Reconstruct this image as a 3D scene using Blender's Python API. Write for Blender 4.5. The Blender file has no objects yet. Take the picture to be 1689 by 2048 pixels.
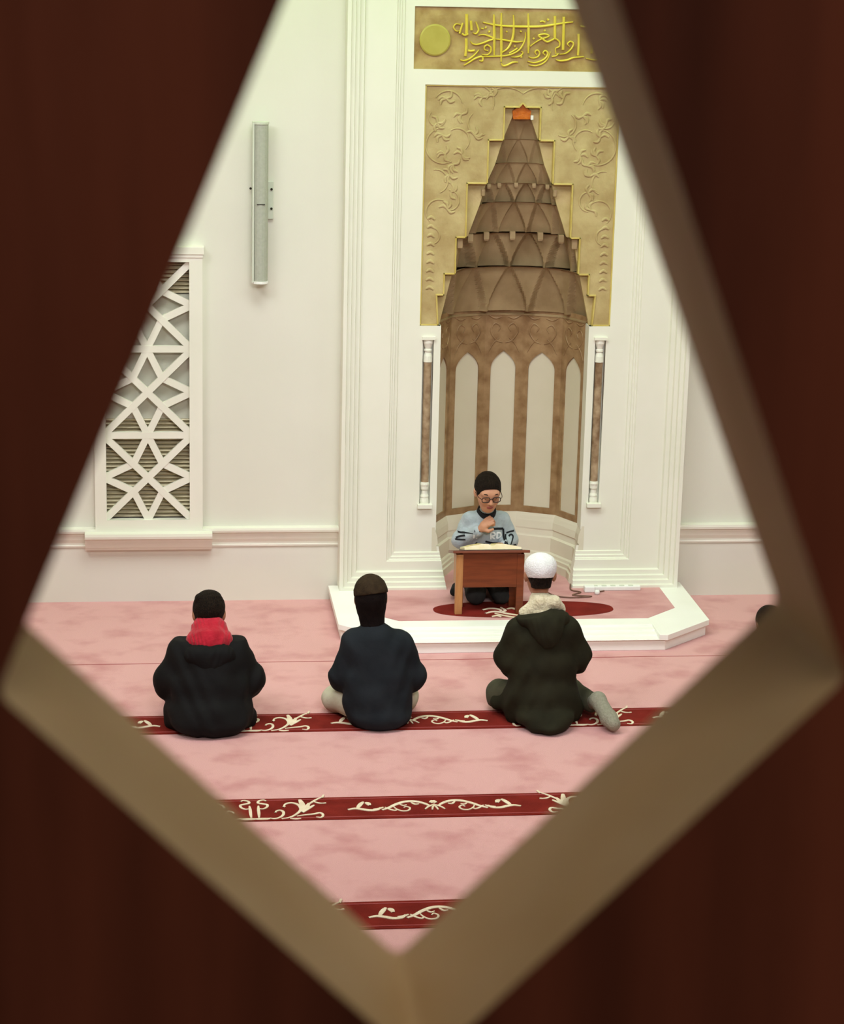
import bpy, bmesh, math, random
import numpy as np
from mathutils import Vector, Matrix
from mathutils.bvhtree import BVHTree
random.seed(4)
SC = bpy.context.scene
COL = SC.collection
PI = math.pi

# ------------------------------------------------------------------ camera
F_PX, PITCH, YAW, ROLL = 4457.56, 0.25646437, 0.12158223, -0.02450491
cam_d = bpy.data.cameras.new('camera'); cam = bpy.data.objects.new('camera', cam_d); COL.objects.link(cam)
cy, sy, cp, sp = math.cos(YAW), math.sin(YAW), math.cos(PITCH), math.sin(PITCH)
fwd = Vector((sy*cp, cy*cp, -sp)); right = Vector((cy, -sy, 0)); down = fwd.cross(right)
cr, sr = math.cos(ROLL), math.sin(ROLL)
r2 = cr*right + sr*down; d2 = -sr*right + cr*down
M = Matrix((r2, -d2, -fwd)).transposed().to_4x4(); M.translation = Vector((0, 0, 4.0))
cam.matrix_world = M
cam_d.sensor_fit = 'HORIZONTAL'; cam_d.sensor_width = 36.0; cam_d.lens = F_PX/1689*36
cam_d.clip_start = 0.02; cam_d.clip_end = 60
cam_d.dof.use_dof = True; cam_d.dof.focus_distance = 11.9; cam_d.dof.aperture_fstop = 52
SC.camera = cam

# ------------------------------------------------------------------ world, lights, exposure
w = bpy.data.worlds.new('world'); SC.world = w; w.use_nodes = True
w.node_tree.nodes['Background'].inputs[0].default_value = (0.9, 0.95, 1, 1)
w.node_tree.nodes['Background'].inputs[1].default_value = 0.02
SC.view_settings.view_transform = 'Standard'; SC.view_settings.look = 'None'
SC.view_settings.gamma = 1; SC.view_settings.use_curve_mapping = False
SC.view_settings.exposure = 0.0
def area(name, loc, target, sx, sz, power, color, spread=180):
    l = bpy.data.lights.new(name, 'AREA'); l.shape = 'RECTANGLE'; l.size = sx; l.size_y = sz
    l.energy = power; l.color = color; l.spread = math.radians(spread)
    o = bpy.data.objects.new(name, l); COL.objects.link(o); o.location = loc
    o.rotation_euler = (Vector(target)-Vector(loc)).to_track_quat('-Z', 'Y').to_euler()
    return o
area('hall_light', (1.2, 9.8, 6.3), (1.6, 12.2, 0), 3.2, 2.0, 71, (0.945, 1.0, 1.0), 90)
area('hall_light', (-2.5, 8.6, 6.3), (-1.5, 10.5, 0), 2.2, 2.2, 208, (0.945, 1.0, 1.0))
area('hall_light', (5.5, 8.6, 6.3), (4.5, 10.5, 0), 2.2, 2.2, 108, (0.945, 1.0, 1.0))
area('hall_light', (1.6, 2.2, 5.9), (1.9, 13.0, 1.0), 3.0, 1.0, 38, (0.97, 1.0, 1.0), 60)  # added fill from the viewer's side, brightens the lower wall
area('wall_washer', (2.0, 12.0, 5.3), (2.0, 13.2, 3.7), 6.5, 0.3, 40, (0.36, 1.0, 0.0))
area('gallery_fill', (0.25, -0.7, 5.1), (0.2, 0.2, 4.1), 1.0, 0.5, 8.5, (1.0, 0.9, 0.75))  # added fill, lifts the near face of the screen

# ------------------------------------------------------------------ materials
def lin(c):
    return tuple(((v/255)/12.92 if v/255 <= .04045 else ((v/255+.055)/1.055)**2.4) for v in c)
def mat(name, c1, c2=None, scale=8.0, rough=0.7, bump=0.0, bscale=40.0, stretch=(1, 1, 1), spec=0.3, metal=0.0,
        detail=4.0, lo=0.35, hi=0.65, coat=0.0, sheen=0.0):
    m = bpy.data.materials.new(name); m.use_nodes = True
    nt = m.node_tree; b = nt.nodes['Principled BSDF']
    b.inputs['Roughness'].default_value = rough; b.inputs['Specular IOR Level'].default_value = spec
    b.inputs['Metallic'].default_value = metal; b.inputs['Coat Weight'].default_value = coat
    b.inputs['Sheen Weight'].default_value = sheen
    tc = nt.nodes.new('ShaderNodeTexCoord'); mp = nt.nodes.new('ShaderNodeMapping')
    mp.inputs['Scale'].default_value = stretch
    nt.links.new(tc.outputs['Object'], mp.inputs['Vector'])
    n = nt.nodes.new('ShaderNodeTexNoise'); n.inputs['Scale'].default_value = scale; n.inputs['Detail'].default_value = detail
    nt.links.new(mp.outputs[0], n.inputs['Vector'])
    r = nt.nodes.new('ShaderNodeValToRGB')
    r.color_ramp.elements[0].position = lo; r.color_ramp.elements[1].position = hi
    r.color_ramp.elements[0].color = (*lin(c1), 1); r.color_ramp.elements[1].color = (*lin(c2 or c1), 1)
    nt.links.new(n.outputs['Fac'], r.inputs[0]); nt.links.new(r.outputs[0], b.inputs['Base Color'])
    if bump:
        n2 = nt.nodes.new('ShaderNodeTexNoise'); n2.inputs['Scale'].default_value = bscale; n2.inputs['Detail'].default_value = 5
        nt.links.new(mp.outputs[0], n2.inputs['Vector'])
        bp = nt.nodes.new('ShaderNodeBump'); bp.inputs['Strength'].default_value = bump; bp.inputs['Distance'].default_value = 0.01
        nt.links.new(n2.outputs['Fac'], bp.inputs['Height']); nt.links.new(bp.outputs[0], b.inputs['Normal'])
    return m
MT = dict(
    wall=mat('cream_plaster', (222, 219, 206), (226, 223, 210), 1.5, .75, .03, 60),
    trim=mat('white_trim_paint', (231, 229, 214), (236, 233, 220), 2, .5, .0),
    white=mat('white_marble', (246, 245, 236), (250, 249, 242), 3, .35, .0),
    cream=mat('cream_marble', (204, 194, 170), (210, 200, 178), 3, .6, .0),
    ring=mat('cream_ring_stone', (214, 207, 186), (221, 214, 194), 3, .6, .0),
    board=mat('grey_backing_board', (196, 194, 178), (200, 198, 182), 3, .8),
    carpet=mat('pink_carpet', (204, 138, 136), (224, 166, 163), 4.2, .95, .5, 260, (1, 1.1, 1), .1, detail=7, lo=.30, hi=.52, sheen=.25),
    carpet2=mat('pink_platform_carpet', (200, 134, 132), (222, 164, 162), 3.2, .95, .5, 260, (1, 1.6, 1), .1, detail=6, lo=.35, hi=.6, sheen=.25),
    red=mat('dark_red_pile', (110, 30, 23), (128, 38, 30), 8, .95, .4, 260, spec=.1),
    redline=mat('rose_line_pile', (158, 72, 72), (168, 84, 82), 8, .95, .3, 260, spec=.1),
    cord=mat('cream_pile', (226, 205, 176), (238, 222, 196), 20, .9, .3, 200, spec=.1),
    panel=mat('carved_beige_marble', (172, 148, 100), (196, 176, 126), 7, .45, .5, 22, detail=8),
    frieze=mat('frieze_marble', (150, 118, 66), (186, 160, 104), 9, .4, .35, 24, detail=8),
    brown=mat('brown_marble', (126, 94, 62), (164, 133, 96), 14, .38, .08, 40, detail=9, lo=.3, hi=.7),
    muql=mat('pale_pendant_marble', (152, 128, 94), (170, 146, 110), 9, .5),
    shaft=mat('mottled_shaft_marble', (128, 100, 74), (182, 158, 128), 16, .35, .05, 40, detail=8),
    muq=mat('muqarnas_marble', (134, 110, 76), (168, 144, 106), 6, .55, .25, 30, detail=9, lo=.3, hi=.7),
    gold=mat('gold_paint', (208, 184, 96), (222, 202, 120), 10, .35, spec=.6, metal=.25),
    goldtext=mat('gold_leaf_lettering', (222, 198, 60), (232, 210, 84), 10, .4, spec=.6, metal=.1),
    disc=mat('dull_gold_disc', (172, 158, 66), (182, 168, 78), 10, .5, spec=.4),
    amber=mat('amber_carving', (188, 96, 24), (206, 116, 34), 30, .4, .4, 60),
    mahog=mat('mahogany_veneer', (70, 34, 25), (134, 70, 50), 3, .55, .12, 20, (14, 14, 1.2), .25, detail=6),
    mdf=mat('cut_fibreboard_edge', (210, 180, 134), (226, 200, 158), 20, .6, .15, 60, spec=.3),
    speaker=mat('grey_speaker_grille', (172, 174, 160), (180, 182, 168), 60, .5, .3, 300),
    spkside=mat('pale_grey_metal', (204, 208, 192), (208, 212, 196), 10, .4),
    dark=mat('dark_shade_and_metal', (38, 32, 23), (44, 37, 27), 10, .9),
    slat=mat('beige_louvre_slat', (214, 202, 170), (222, 210, 178), 10, .7),
    desk=mat('red_brown_desk_veneer', (104, 47, 20), (122, 57, 26), 6, .4, .05, 30, (1, 1, 9), .4),
    desk_lit=mat('lit_side_desk_wood', (168, 112, 66), (184, 128, 78), 6, .45, .05, 30, (9, 9, 1), .4),  # desk wood painted lighter where its left side catches light
    paper=mat('cream_pages', (242, 228, 184), (248, 238, 204), 30, .8),
    print=mat('ochre_page_print', (206, 176, 104), (238, 222, 170), 120, .8, lo=.45, hi=.55),
    cover=mat('black_book_cover', (34, 24, 20), (44, 32, 26), 10, .5),
    skin=mat('warm_skin', (190, 136, 106), (202, 150, 120), 12, .55, .05, 120),
    skin2=mat('tan_skin', (160, 108, 80), (172, 120, 92), 12, .55, .05, 120),
    lips=mat('lip_skin', (158, 84, 76), (166, 92, 82), 12, .5),
    hair=mat('black_hair', (16, 11, 8), (40, 29, 20), 160, .75, .9, 260, (1, 1, .5), .12),
    blackjk=mat('black_padded_cloth', (11, 10, 10), (16, 15, 15), 9, .8, .8, 9, spec=.2),
    navyjk=mat('dark_blue_grey_cloth', (25, 29, 33), (33, 37, 41), 9, .85, .7, 9, spec=.15),
    greenjk=mat('dark_olive_cloth', (32, 30, 19), (40, 38, 25), 9, .85, .8, 9, spec=.12),
    redcl=mat('crimson_jersey', (168, 16, 38), (188, 24, 48), 20, .85, .5, 60, sheen=.2),
    brownhat=mat('dark_brown_wool', (46, 35, 24), (58, 45, 31), 40, .9, .5, 120, spec=.1),
    darkhood=mat('black_brown_knit', (18, 12, 11), (24, 17, 15), 40, .9, .4, 120, spec=.1),
    fleece=mat('cream_fleece', (206, 192, 158), (222, 210, 180), 50, .95, .8, 90, sheen=.3),
    whitecap=mat('white_knit_cap', (232, 229, 230), (240, 238, 238), 80, .9, .7, 160, sheen=.2),
    beige=mat('beige_trousers', (196, 188, 164), (206, 198, 176), 12, .9, .3, 40),
    darktr=mat('charcoal_trousers', (40, 40, 40), (50, 50, 49), 12, .9, .3, 40),
    greentr=mat('green_grey_trousers', (64, 62, 46), (76, 73, 56), 12, .9, .3, 40),
    sock=mat('grey_sock', (140, 136, 118), (154, 150, 132), 90, .95, .6, 160),
    blacksock=mat('black_sock', (24, 23, 24), (30, 29, 30), 40, .95, .4, 120),
    sweater=mat('grey_blue_sweater', (160, 170, 176), (174, 184, 190), 24, .9, .4, 90, sheen=.1),
    blackprint=mat('black_print', (22, 23, 27), (26, 27, 31), 20, .8),
    whiteprint=mat('white_print', (230, 232, 234), (236, 238, 240), 20, .8),
    frame=mat('dark_spectacle_frame', (40, 26, 22), (48, 32, 26), 20, .3),
    plastic=mat('white_plastic', (240, 240, 236), (244, 244, 240), 20, .35),
    cable=mat('brown_cable', (110, 78, 66), (122, 88, 74), 20, .6),
    gfloor=mat('gallery_floor', (80, 60, 48), (96, 72, 58), 6, .8),
    gwall=mat('gallery_plaster', (120, 108, 96), (126, 114, 102), 3, .9),
    blackpl=mat('black_plastic', (20, 20, 22), (24, 24, 26), 20, .4),
)
def glass_mat():
    m = bpy.data.materials.new('spectacle_glass'); m.use_nodes = True
    b = m.node_tree.nodes['Principled BSDF']
    b.inputs['Transmission Weight'].default_value = 1; b.inputs['Roughness'].default_value = 0.02
    b.inputs['IOR'].default_value = 1.05; b.inputs['Base Color'].default_value = (.95, .95, .95, 1)
    return m
MT['glass'] = glass_mat()

# ------------------------------------------------------------------ helpers
def link_mesh(name, me, m, parent=None, smooth=False):
    o = bpy.data.objects.new(name, me); COL.objects.link(o)
    if m is not None:
        me.materials.clear(); me.materials.append(MT[m] if isinstance(m, str) else m)
    if parent: o.parent = parent
    if smooth:
        me.polygons.foreach_set('use_smooth', [True]*len(me.polygons))
    return o
def obj(name, bm, m, parent=None, smooth=False, kind=None, bevel=0):
    me = bpy.data.meshes.new(name); bmesh.ops.recalc_face_normals(bm, faces=bm.faces)
    bm.to_mesh(me); bm.free()
    o = link_mesh(name, me, m, parent, smooth)
    if bevel:
        md = o.modifiers.new('bevel', 'BEVEL'); md.width = bevel; md.segments = 2; md.limit_method = 'ANGLE'
    if kind: o['kind'] = kind
    return o
def thing(name, label, cat, loc=(0, 0, 0), rotz=0, group=None):
    o = bpy.data.objects.new(name, None); COL.objects.link(o); o.location = loc; o.rotation_euler = (0, 0, rotz)
    o.empty_display_size = .1
    o['label'] = label; o['category'] = cat
    if group: o['group'] = group
    return o
def struct(o):
    o['kind'] = 'structure'; return o
def sroot(name, loc=(0, 0, 0)):
    o = bpy.data.objects.new(name, None); COL.objects.link(o); o.location = loc; o['kind'] = 'structure'; return o
def box(bm, x0, x1, y0, y1, z0, z1):
    v = [bm.verts.new((x, y, z)) for z in (z0, z1) for y in (y0, y1) for x in (x0, x1)]
    for f in ((0, 2, 3, 1), (4, 5, 7, 6), (0, 1, 5, 4), (2, 6, 7, 3), (0, 4, 6, 2), (1, 3, 7, 5)):
        bm.faces.new([v[i] for i in f])
def boxes(*bs):
    bm = bmesh.new()
    for b in bs: box(bm, *b)
    return bm
def prism(bm, pts, z0, z1, fn=None):
    fn = fn or (lambda x, y, z: (x, y, z))
    a = [bm.verts.new(fn(x, y, z0)) for x, y in pts]; b = [bm.verts.new(fn(x, y, z1)) for x, y in pts]
    n = len(pts)
    f1 = bm.faces.new(a[::-1]); f2 = bm.faces.new(b)
    for i in range(n): bm.faces.new((a[i], a[(i+1) % n], b[(i+1) % n], b[i]))
    bmesh.ops.triangulate(bm, faces=[f1, f2])
def loft(bm, rings, cap=True, closed=True):
    vs = [[bm.verts.new(p) for p in r] for r in rings]
    n = len(rings[0])
    for i in range(len(vs)-1):
        for j in range(n if closed else n-1):
            k = (j+1) % n
            bm.faces.new((vs[i][j], vs[i][k], vs[i+1][k], vs[i+1][j]))
    if cap and closed:
        bm.faces.new(vs[0][::-1]); bm.faces.new(vs[-1])
def lathe(bm, prof, cx, cy, n=20):
    loft(bm, [[(cx+r*math.cos(2*PI*i/n), cy+r*math.sin(2*PI*i/n), z) for i in range(n)] for r, z in prof])
def plate(outer, holes, y0, y1):
    """flat plate in the XZ plane with holes, between depths y0 and y1 -> mesh"""
    cu = bpy.data.curves.new('tmp', 'CURVE'); cu.dimensions = '2D'; cu.fill_mode = 'BOTH'; cu.extrude = abs(y1-y0)/2
    for L in [outer]+list(holes):
        s = cu.splines.new('POLY'); s.points.add(len(L)-1); s.use_cyclic_u = True
        for i, (x, z) in enumerate(L): s.points[i].co = (x, z, 0, 1)
    o = bpy.data.objects.new('tmp', cu); COL.objects.link(o)
    dg = bpy.context.evaluated_depsgraph_get(); dg.update()
    me = bpy.data.meshes.new_from_object(o.evaluated_get(dg))
    bpy.data.objects.remove(o); bpy.data.curves.remove(cu)
    me.transform(Matrix(((1, 0, 0, 0), (0, 0, -1, (y0+y1)/2), (0, 1, 0, 0), (0, 0, 0, 1))))
    return me
def smooth_pts(P, sub=6):
    """Catmull-Rom through control points"""
    P = [np.array(p, float) for p in P]
    if len(P) < 3: return P
    Q = [2*P[0]-P[1]]+P+[2*P[-1]-P[-2]]; out = []
    for i in range(1, len(Q)-2):
        for k in range(sub):
            t = k/sub; a, b, c, d = Q[i-1:i+3]
            out.append(.5*((2*b)+(-a+c)*t+(2*a-5*b+4*c-d)*t*t+(-a+3*b-3*c+d)*t**3))
    out.append(P[-1]); return out
def ribbon(bm, pts, w, fn, th, taper=True, sub=6):
    """raised stroke along 2-D points; fn maps (u, v, height) to 3-D"""
    P = smooth_pts(pts, sub); n = len(P); rows = []
    for i, p in enumerate(P):
        t = P[min(i+1, n-1)]-P[max(i-1, 0)]; t = t/(np.hypot(*t)+1e-9); nn = np.array((-t[1], t[0]))
        ww = w/2*(1 if not taper else (0.35+0.65*math.sin(PI*min(max(i/(n-1), .04), .96))**.6))
        a, b = p-nn*ww, p+nn*ww
        rows.append([fn(a[0], a[1], 0), fn(a[0], a[1], th*.7), fn(p[0], p[1], th), fn(b[0], b[1], th*.7), fn(b[0], b[1], 0)])
    loft(bm, rows, cap=False, closed=False)
def tube(bm, pts, r, n=8, sub=5):
    P = [Vector(tuple(p)) for p in smooth_pts(pts, sub)]
    rings = []
    for i, p in enumerate(P):
        t = (P[min(i+1, len(P)-1)]-P[max(i-1, 0)]).normalized()
        u = t.cross(Vector((0, 0, 1)));  u = u if u.length > .05 else t.cross(Vector((1, 0, 0))); u.normalize(); v = t.cross(u)
        rings.append([tuple(p+r*(math.cos(2*PI*k/n)*u+math.sin(2*PI*k/n)*v)) for k in range(n)])
    loft(bm, rings)

# ------------------------------------------------------------------ room shell
YW, XC, PZ = 13.06, 2.128, 0.10      # back wall plane, axis of the prayer niche, platform height
X0, X1, Y0, ZT = -4.9, 9.15, -1.6, 6.5
NZ = ZT
floor = struct(obj('floor', boxes((X0, X1, Y0, YW+.6, -.12, 0)), 'carpet'))
struct(obj('ceiling', boxes((X0, X1, Y0, YW+.6, ZT, ZT+.1)), 'wall'))
struct(obj('wall_left', boxes((X0-.1, X0, Y0, YW+.6, 0, ZT)), 'wall'))
struct(obj('wall_right', boxes((X1, X1+.1, Y0, YW+.6, 0, ZT)), 'wall'))
struct(obj('wall_front', boxes((X0, X1, Y0-.1, Y0, 0, ZT)), 'wall'))
HW = 1.045                            # half width of the portal
GX0, GX1, GZ0, GZ1 = -.31, .185, .525, 2.08
wb = struct(link_mesh('wall_back', plate([(X0, 0), (X1, 0), (X1, ZT), (X0, ZT)],
            [[(XC-.56, 0.02), (XC+.56, .02), (XC+.56, 3.6), (XC-.56, 3.6)],
             [(GX0, GZ0), (GX1, GZ0), (GX1, GZ1), (GX0, GZ1)]], YW, YW+.14), 'wall'))
struct(obj('wall_rear', boxes((X0, X1, YW+.58, YW+.66, 0, ZT)), 'wall'))
struct(obj('trim_1', boxes((X0, X1, YW+.139, YW+.16, 3.6, 4.2)), 'wall'))

# gallery the photograph is taken from, behind the pierced timber screen
struct(obj('wall_gallery', boxes((-1.6, -1.5, Y0, .25, 2.6, 5.2), (2.0, 2.1, Y0, .25, 2.6, 5.2)), 'gwall'))
struct(obj('floor_gallery', boxes((-1.6, 2.1, Y0, .25, 2.5, 2.6)), 'gfloor'))
struct(obj('ceiling_gallery', boxes((-1.6, 2.1, Y0, .25, 5.2, 5.3)), 'gwall'))

# carpet seam + prayer row stripes
bm = boxes((X0, X1, 11.868, 11.874, 0, .0012)); obj('carpet_seam', bm, 'redline', floor)
SCROLL = [  # left half of the long scroll, u from its centre, v across the stripe (photo sub-pixels)
    ([(-510, -16), (-470, -10), (-430, -14), (-385, -22), (-340, -20), (-316, -8)], 17), ([(-452, -10), (-440, 4), (-424, 18), (-410, 28)], 18), ([(-360, -16), (-330, -14), (-300, -6)], 12),
    ([(-398, 24), (-384, 18), (-376, 6)], 20), ([(-312, -22), (-270, -10), (-220, 10), (-160, 25), (-100, 24), (-50, 10), (-20, -8)], 17),
    ([(-290, -6), (-262, -20), (-235, -26), (-222, -18)], 9), ([(-240, -2), (-225, -18), (-195, -30), (-160, -28), (-145, -14), (-165, -4), (-182, -12)], 8),
    ([(-200, 10), (-180, 2), (-160, 6)], 8), ([(-60, -24), (-40, -10), (-20, -2), (0, 6)], 9), ([(-18, -28), (-10, -10), (0, 0)], 8), ([(-18, 14), (0, 24), (4, 26)], 22), ([(-130, 20), (-110, 8), (-86, 10)], 10)]
LYRE = [
    ([(0, -56), (30, -56), (62, -56), (84, -54)], 17), ([(22, -50), (24, -25), (24, 0), (26, 20)], 12),
    ([(26, 6), (50, 2), (74, 12), (78, 26), (52, 32), (26, 38), (34, 50), (60, 54), (76, 48)], 11),
    ([(84, -52), (110, -56), (140, -50), (162, -36), (166, -18), (150, -8), (128, -12), (118, -22)], 11),
    ([(150, -58), (200, -50), (240, -32), (268, -8), (262, 18), (236, 32), (206, 34), (182, 26), (172, 12)], 12),
    ([(168, 10), (180, 16)], 16), ([(276, -20), (284, 6), (280, 30), (272, 52)], 22), ([(280, -14), (306, 8), (322, 30)], 18),
    ([(276, -24), (316, 0), (350, 18)], 14), ([(284, 0), (330, 30), (372, 52), (408, 66)], 10), ([(350, 40), (380, 30), (408, 28)], 9),
    ([(404, 60), (416, 78)], 16), ([(404, 28), (422, 30)], 14), ([(240, -44), (290, -38), (340, -34), (376, -28), (392, -40), (380, -54), (350, -52)], 11),
    ([(200, -56), (230, -60), (262, -58)], 10)]
USC = .3434/427.0; VSC = .3434*.265/44.0
def ornament(name, strokes, cx, cyy, parent, z=.004):
    bm = bmesh.new()
    for side in (-1, 1):
        for pts, wd in strokes:
            P = [(side*u*USC, v*VSC) for u, v in pts]
            ribbon(bm, P, wd*USC*1.5, lambda u, v, h: (cx+u, cyy+v, z+h), .004, sub=4)
    return obj(name, bm, 'cord', parent)
for r, yc in enumerate((10.877, 9.711, 8.538, 7.37)):
    st = obj('carpet_stripe', boxes((X0, X1, yc-.133, yc+.133, .0, .004)), 'red', floor)
    obj('stripe_line', boxes((X0, X1, yc-.113, yc-.106, .003, .0055), (X0, X1, yc+.106, yc+.113, .003, .0055)), 'redline', st)
    for k in range(-1, 3):
        ornament('scroll_ornament', SCROLL, 1.288+1.698*k-.01*r, yc+.005, st)
        ornament('lyre_ornament', LYRE, .443+1.698*k-.01*r, yc, st)

# ------------------------------------------------------------------ portal around the niche
port = thing('niche_portal', 'wide cream moulded portal framing the tall prayer niche', 'portal', (XC, 12.9, PZ))
def pl(o):      # keep world coordinates under a moved empty
    o.parent = port; o.matrix_parent_inverse = Matrix.Translation(Vector((-XC, -12.9, -PZ))); return o
def under(o, root):
    o.parent = root; o.matrix_parent_inverse = Matrix.Translation(-Vector(root.location)); return o
prof = [(0, 0, YW+.01), (0, 0, 12.90), (.022, .016, 12.90), (.026, .02, 12.922), (.048, .042, 12.922), (.052, .046, 12.944), (.075, .066, 12.944),
        (.079, .070, 12.966), (.104, .096, 12.966), (.110, .102, 12.988), (.292, .158, 12.988), (.296, .161, 12.998), (.306, .166, 12.998),
        (.309, .169, 13.006), (.320, .182, 13.006), (.323, .186, 13.018), (.338, .204, 13.018), (.342, .208, 13.029), (.37, .24, 13.0295)]
for s in (-1, 1):
    bm = bmesh.new()
    loft(bm, [[(XC+s*(.388+.17*v), 13.06, PZ+v), (XC+s*(.388+.17*v), y, PZ+v), (XC+s*(HW-u), y, PZ+v), (XC+s*(HW-u), y, 4.6-u), (XC, y, 4.6-u)] for u, v, y in prof], cap=False, closed=False)
    pl(obj('moulded_frame', bm, 'trim'))
# stepped arch outline (half widths and heights)
STEP = [(.108, 2.998), (.196, 2.806), (.315, 2.552), (.372, 2.233), (.437, 2.016), (.480, 1.890)]
def stepped(g=0.0, zb=1.705, apex=True, wb=.455):
    L = []; 
    pts = [(STEP[0][0]+g, STEP[0][1]+g)]
    for i in range(1, len(STEP)):
        pts.append((STEP[i-1][0]+g, STEP[i][1]+g)); pts.append((STEP[i][0]+g, STEP[i][1]+g))
    pts.append((.468+g, zb))
    top = [(-.022-g*.4, 2.998+g), (0, 3.022+g), (.022+g*.4, 2.998+g)] if apex else []
    return [(-x, z) for x, z in pts[::-1]]+top+pts
def wx(L): return [(XC+x, z) for x, z in L]
PH = .577                               # half width of the carved marble panel
fieldholes = [wx([(-PH, 3.12), (-PH, 1.705), (-.452, 1.705), (-.452, .02), (.452, .02), (.452, 1.705), (PH, 1.705), (PH, 3.12)]),
              wx([(-.648, 3.562), (-.648, 3.207), (.648, 3.207), (.648, 3.562)])]
for s in (-1, 1):
    a, b = sorted((s*.490, s*.556))
    fieldholes.append(wx([(a, .60), (b, .60), (b, 1.635), (a, 1.635)]))
fld = pl(link_mesh('field_panel', plate(wx([(-.72, .05), (.72, .05), (.72, 4.4), (-.72, 4.4)]), fieldholes, 13.03, 13.075), 'trim'))
# small marble columns set into the field
for s, lab in ((-1, 'left'), (1, 'right')):
    cx = XC+s*.522
    col = thing('niche_column', 'slender brown marble column with white capital on the %s side of the niche' % lab, 'column', (cx, 13.03, .60), group=None)
    bm = bmesh.new(); lathe(bm, [(.024, .745), (.024, 1.485)], cx, 13.047, 20); under(obj('shaft', bm, 'shaft', smooth=False), col)
    bm = bmesh.new(); lathe(bm, [(.028, 1.485), (.026, 1.52), (.018, 1.545), (.024, 1.55), (.024, 1.56), (.018, 1.565), (.024, 1.585), (.03, 1.60), (.03, 1.635)], cx, 13.047, 20)
    box(bm, cx-.04, cx+.04, 13.012, 13.07, 1.622, 1.64); under(obj('capital', bm, 'trim'), col)
    bm = bmesh.new(); lathe(bm, [(.026, .60), (.028, .625), (.024, .645), (.026, .655), (.02, .67), (.018, .69), (.024, .70), (.024, .715), (.028, .73), (.024, .745)], cx, 13.047, 20)
    under(obj('column_base', bm, 'trim'), col)
    bm = boxes((cx-.045, cx+.045, 12.995, 13.031, .585, .612)); under(obj('plinth', bm, 'trim', bevel=.003), col)
    pl(obj('column_recess', boxes((cx-.036, cx+.036, 13.073, 13.08, .6, 1.635)), 'trim'))
    pl(obj('corner_ledge', boxes(*[tuple(v) for v in [(min(XC+s*.452, XC+s*.49), max(XC+s*.452, XC+s*.49), 13.031, 13.06, 1.64, 1.70)]]), 'trim'))

# carved marble panel with gold edges
mp = thing('carved_marble_panel', 'beige marble panel with floral carving and a stepped gold-edged opening above the niche', 'panel', (XC, 13.04, 1.705))
outer = [(-PH, 1.705)]+[(-PH, 3.12), (PH, 3.12), (PH, 1.705)]+stepped()[::-1]
under(link_mesh('marble_slab', plate(wx(outer), [], 13.042, 13.07), 'panel'), mp)
def barline(bm, L, wd, y0, y1, close=False):
    n = len(L)
    for i in range(n if close else n-1):
        (xa, za), (xb, zb) = L[i], L[(i+1) % n]
        if abs(xa-xb) < 1e-6 or abs(za-zb) < 1e-6:
            box(bm, min(xa, xb)-wd/2, max(xa, xb)+wd/2, y0, y1, min(za, zb)-wd/2, max(za, zb)+wd/2)
        else:
            d = Vector((xb-xa, zb-za)).normalized(); nn = Vector((-d.y, d.x))*wd/2
            prism(bm, [(xa-nn.x, za-nn.y), (xb-nn.x, zb-nn.y), (xb+nn.x, zb+nn.y), (xa+nn.x, za+nn.y)], y0, y1, lambda x, z, y: (x, y, z))
bm = bmesh.new(); barline(bm, wx(stepped()), .009, 13.034, 13.075); under(obj('stepped_gold_trim', bm, 'gold', bevel=.0015), mp)
bm = bmesh.new(); barline(bm, wx([(-.468, 1.709), (-PH+.004, 1.709), (-PH+.004, 3.116), (PH-.004, 3.116), (PH-.004, 1.709), (.468, 1.709)]), .008, 13.034, 13.05)
under(obj('outer_gold_trim', bm, 'gold', bevel=.0015), mp)
bm = bmesh.new()
relf = lambda x, z, h: (XC+x, 13.042-h, z)
rr = random.Random(7)
for s in (-1, 1):
    def arc(cx, cz, r, a0, a1, wd=.012, k=10):
        ribbon(bm, [(s*(cx+r*math.cos(a)), cz+r*math.sin(a)) for a in np.linspace(a0, a1, k)], wd, relf, .0035, sub=2)
    arc(-.46, 2.77, .105, 1.7, 5.2); arc(-.44, 3.0, .085, .2, 2.6); arc(-.50, 2.56, .07, -1.2, 1.8); arc(-.38, 2.80, .07, -.8, 2.2)
    arc(-.27, 3.02, .10, -.4, 2.0); arc(-.10, 2.95, .16, .9, 2.4); arc(-.48, 2.38, .075, 1.0, 4.0); arc(-.42, 2.45, .06, -1.5, 1.6)
    arc(-.52, 2.24, .05, -1.2, 1.6); arc(-.25, 2.9, .07, 2.2, 5.2)
    arc(-.50, 2.93, .05, 2.5, 6)
    for (x, z) in [(-.45, 2.72), (-.40, 2.66), (-.42, 2.60), (-.47, 2.83), (-.36, 2.95), (-.50, 2.90), (-.24, 3.05), (-.41, 2.50), (-.43, 2.40), (-.45, 3.04), (-.35, 2.72), (-.28, 2.83), (-.17, 3.06)]:
        for q in range(4):
            a = rr.uniform(0, 6.28)
            ribbon(bm, [(s*x, z), (s*(x+.03*math.cos(a)), z+.03*math.sin(a)), (s*(x+.05*math.cos(a+.5)), z+.05*math.sin(a+.5))], .018, relf, .004, sub=3)
    for q in range(9):
        z = 2.34-q*.052
        ribbon(bm, [(s*(-.545), z), (s*(-.522), z+.012), (s*(-.50), z-.003)], .02, relf, .005, sub=3)
under(obj('floral_relief', bm, 'panel', smooth=True), mp)

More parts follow.
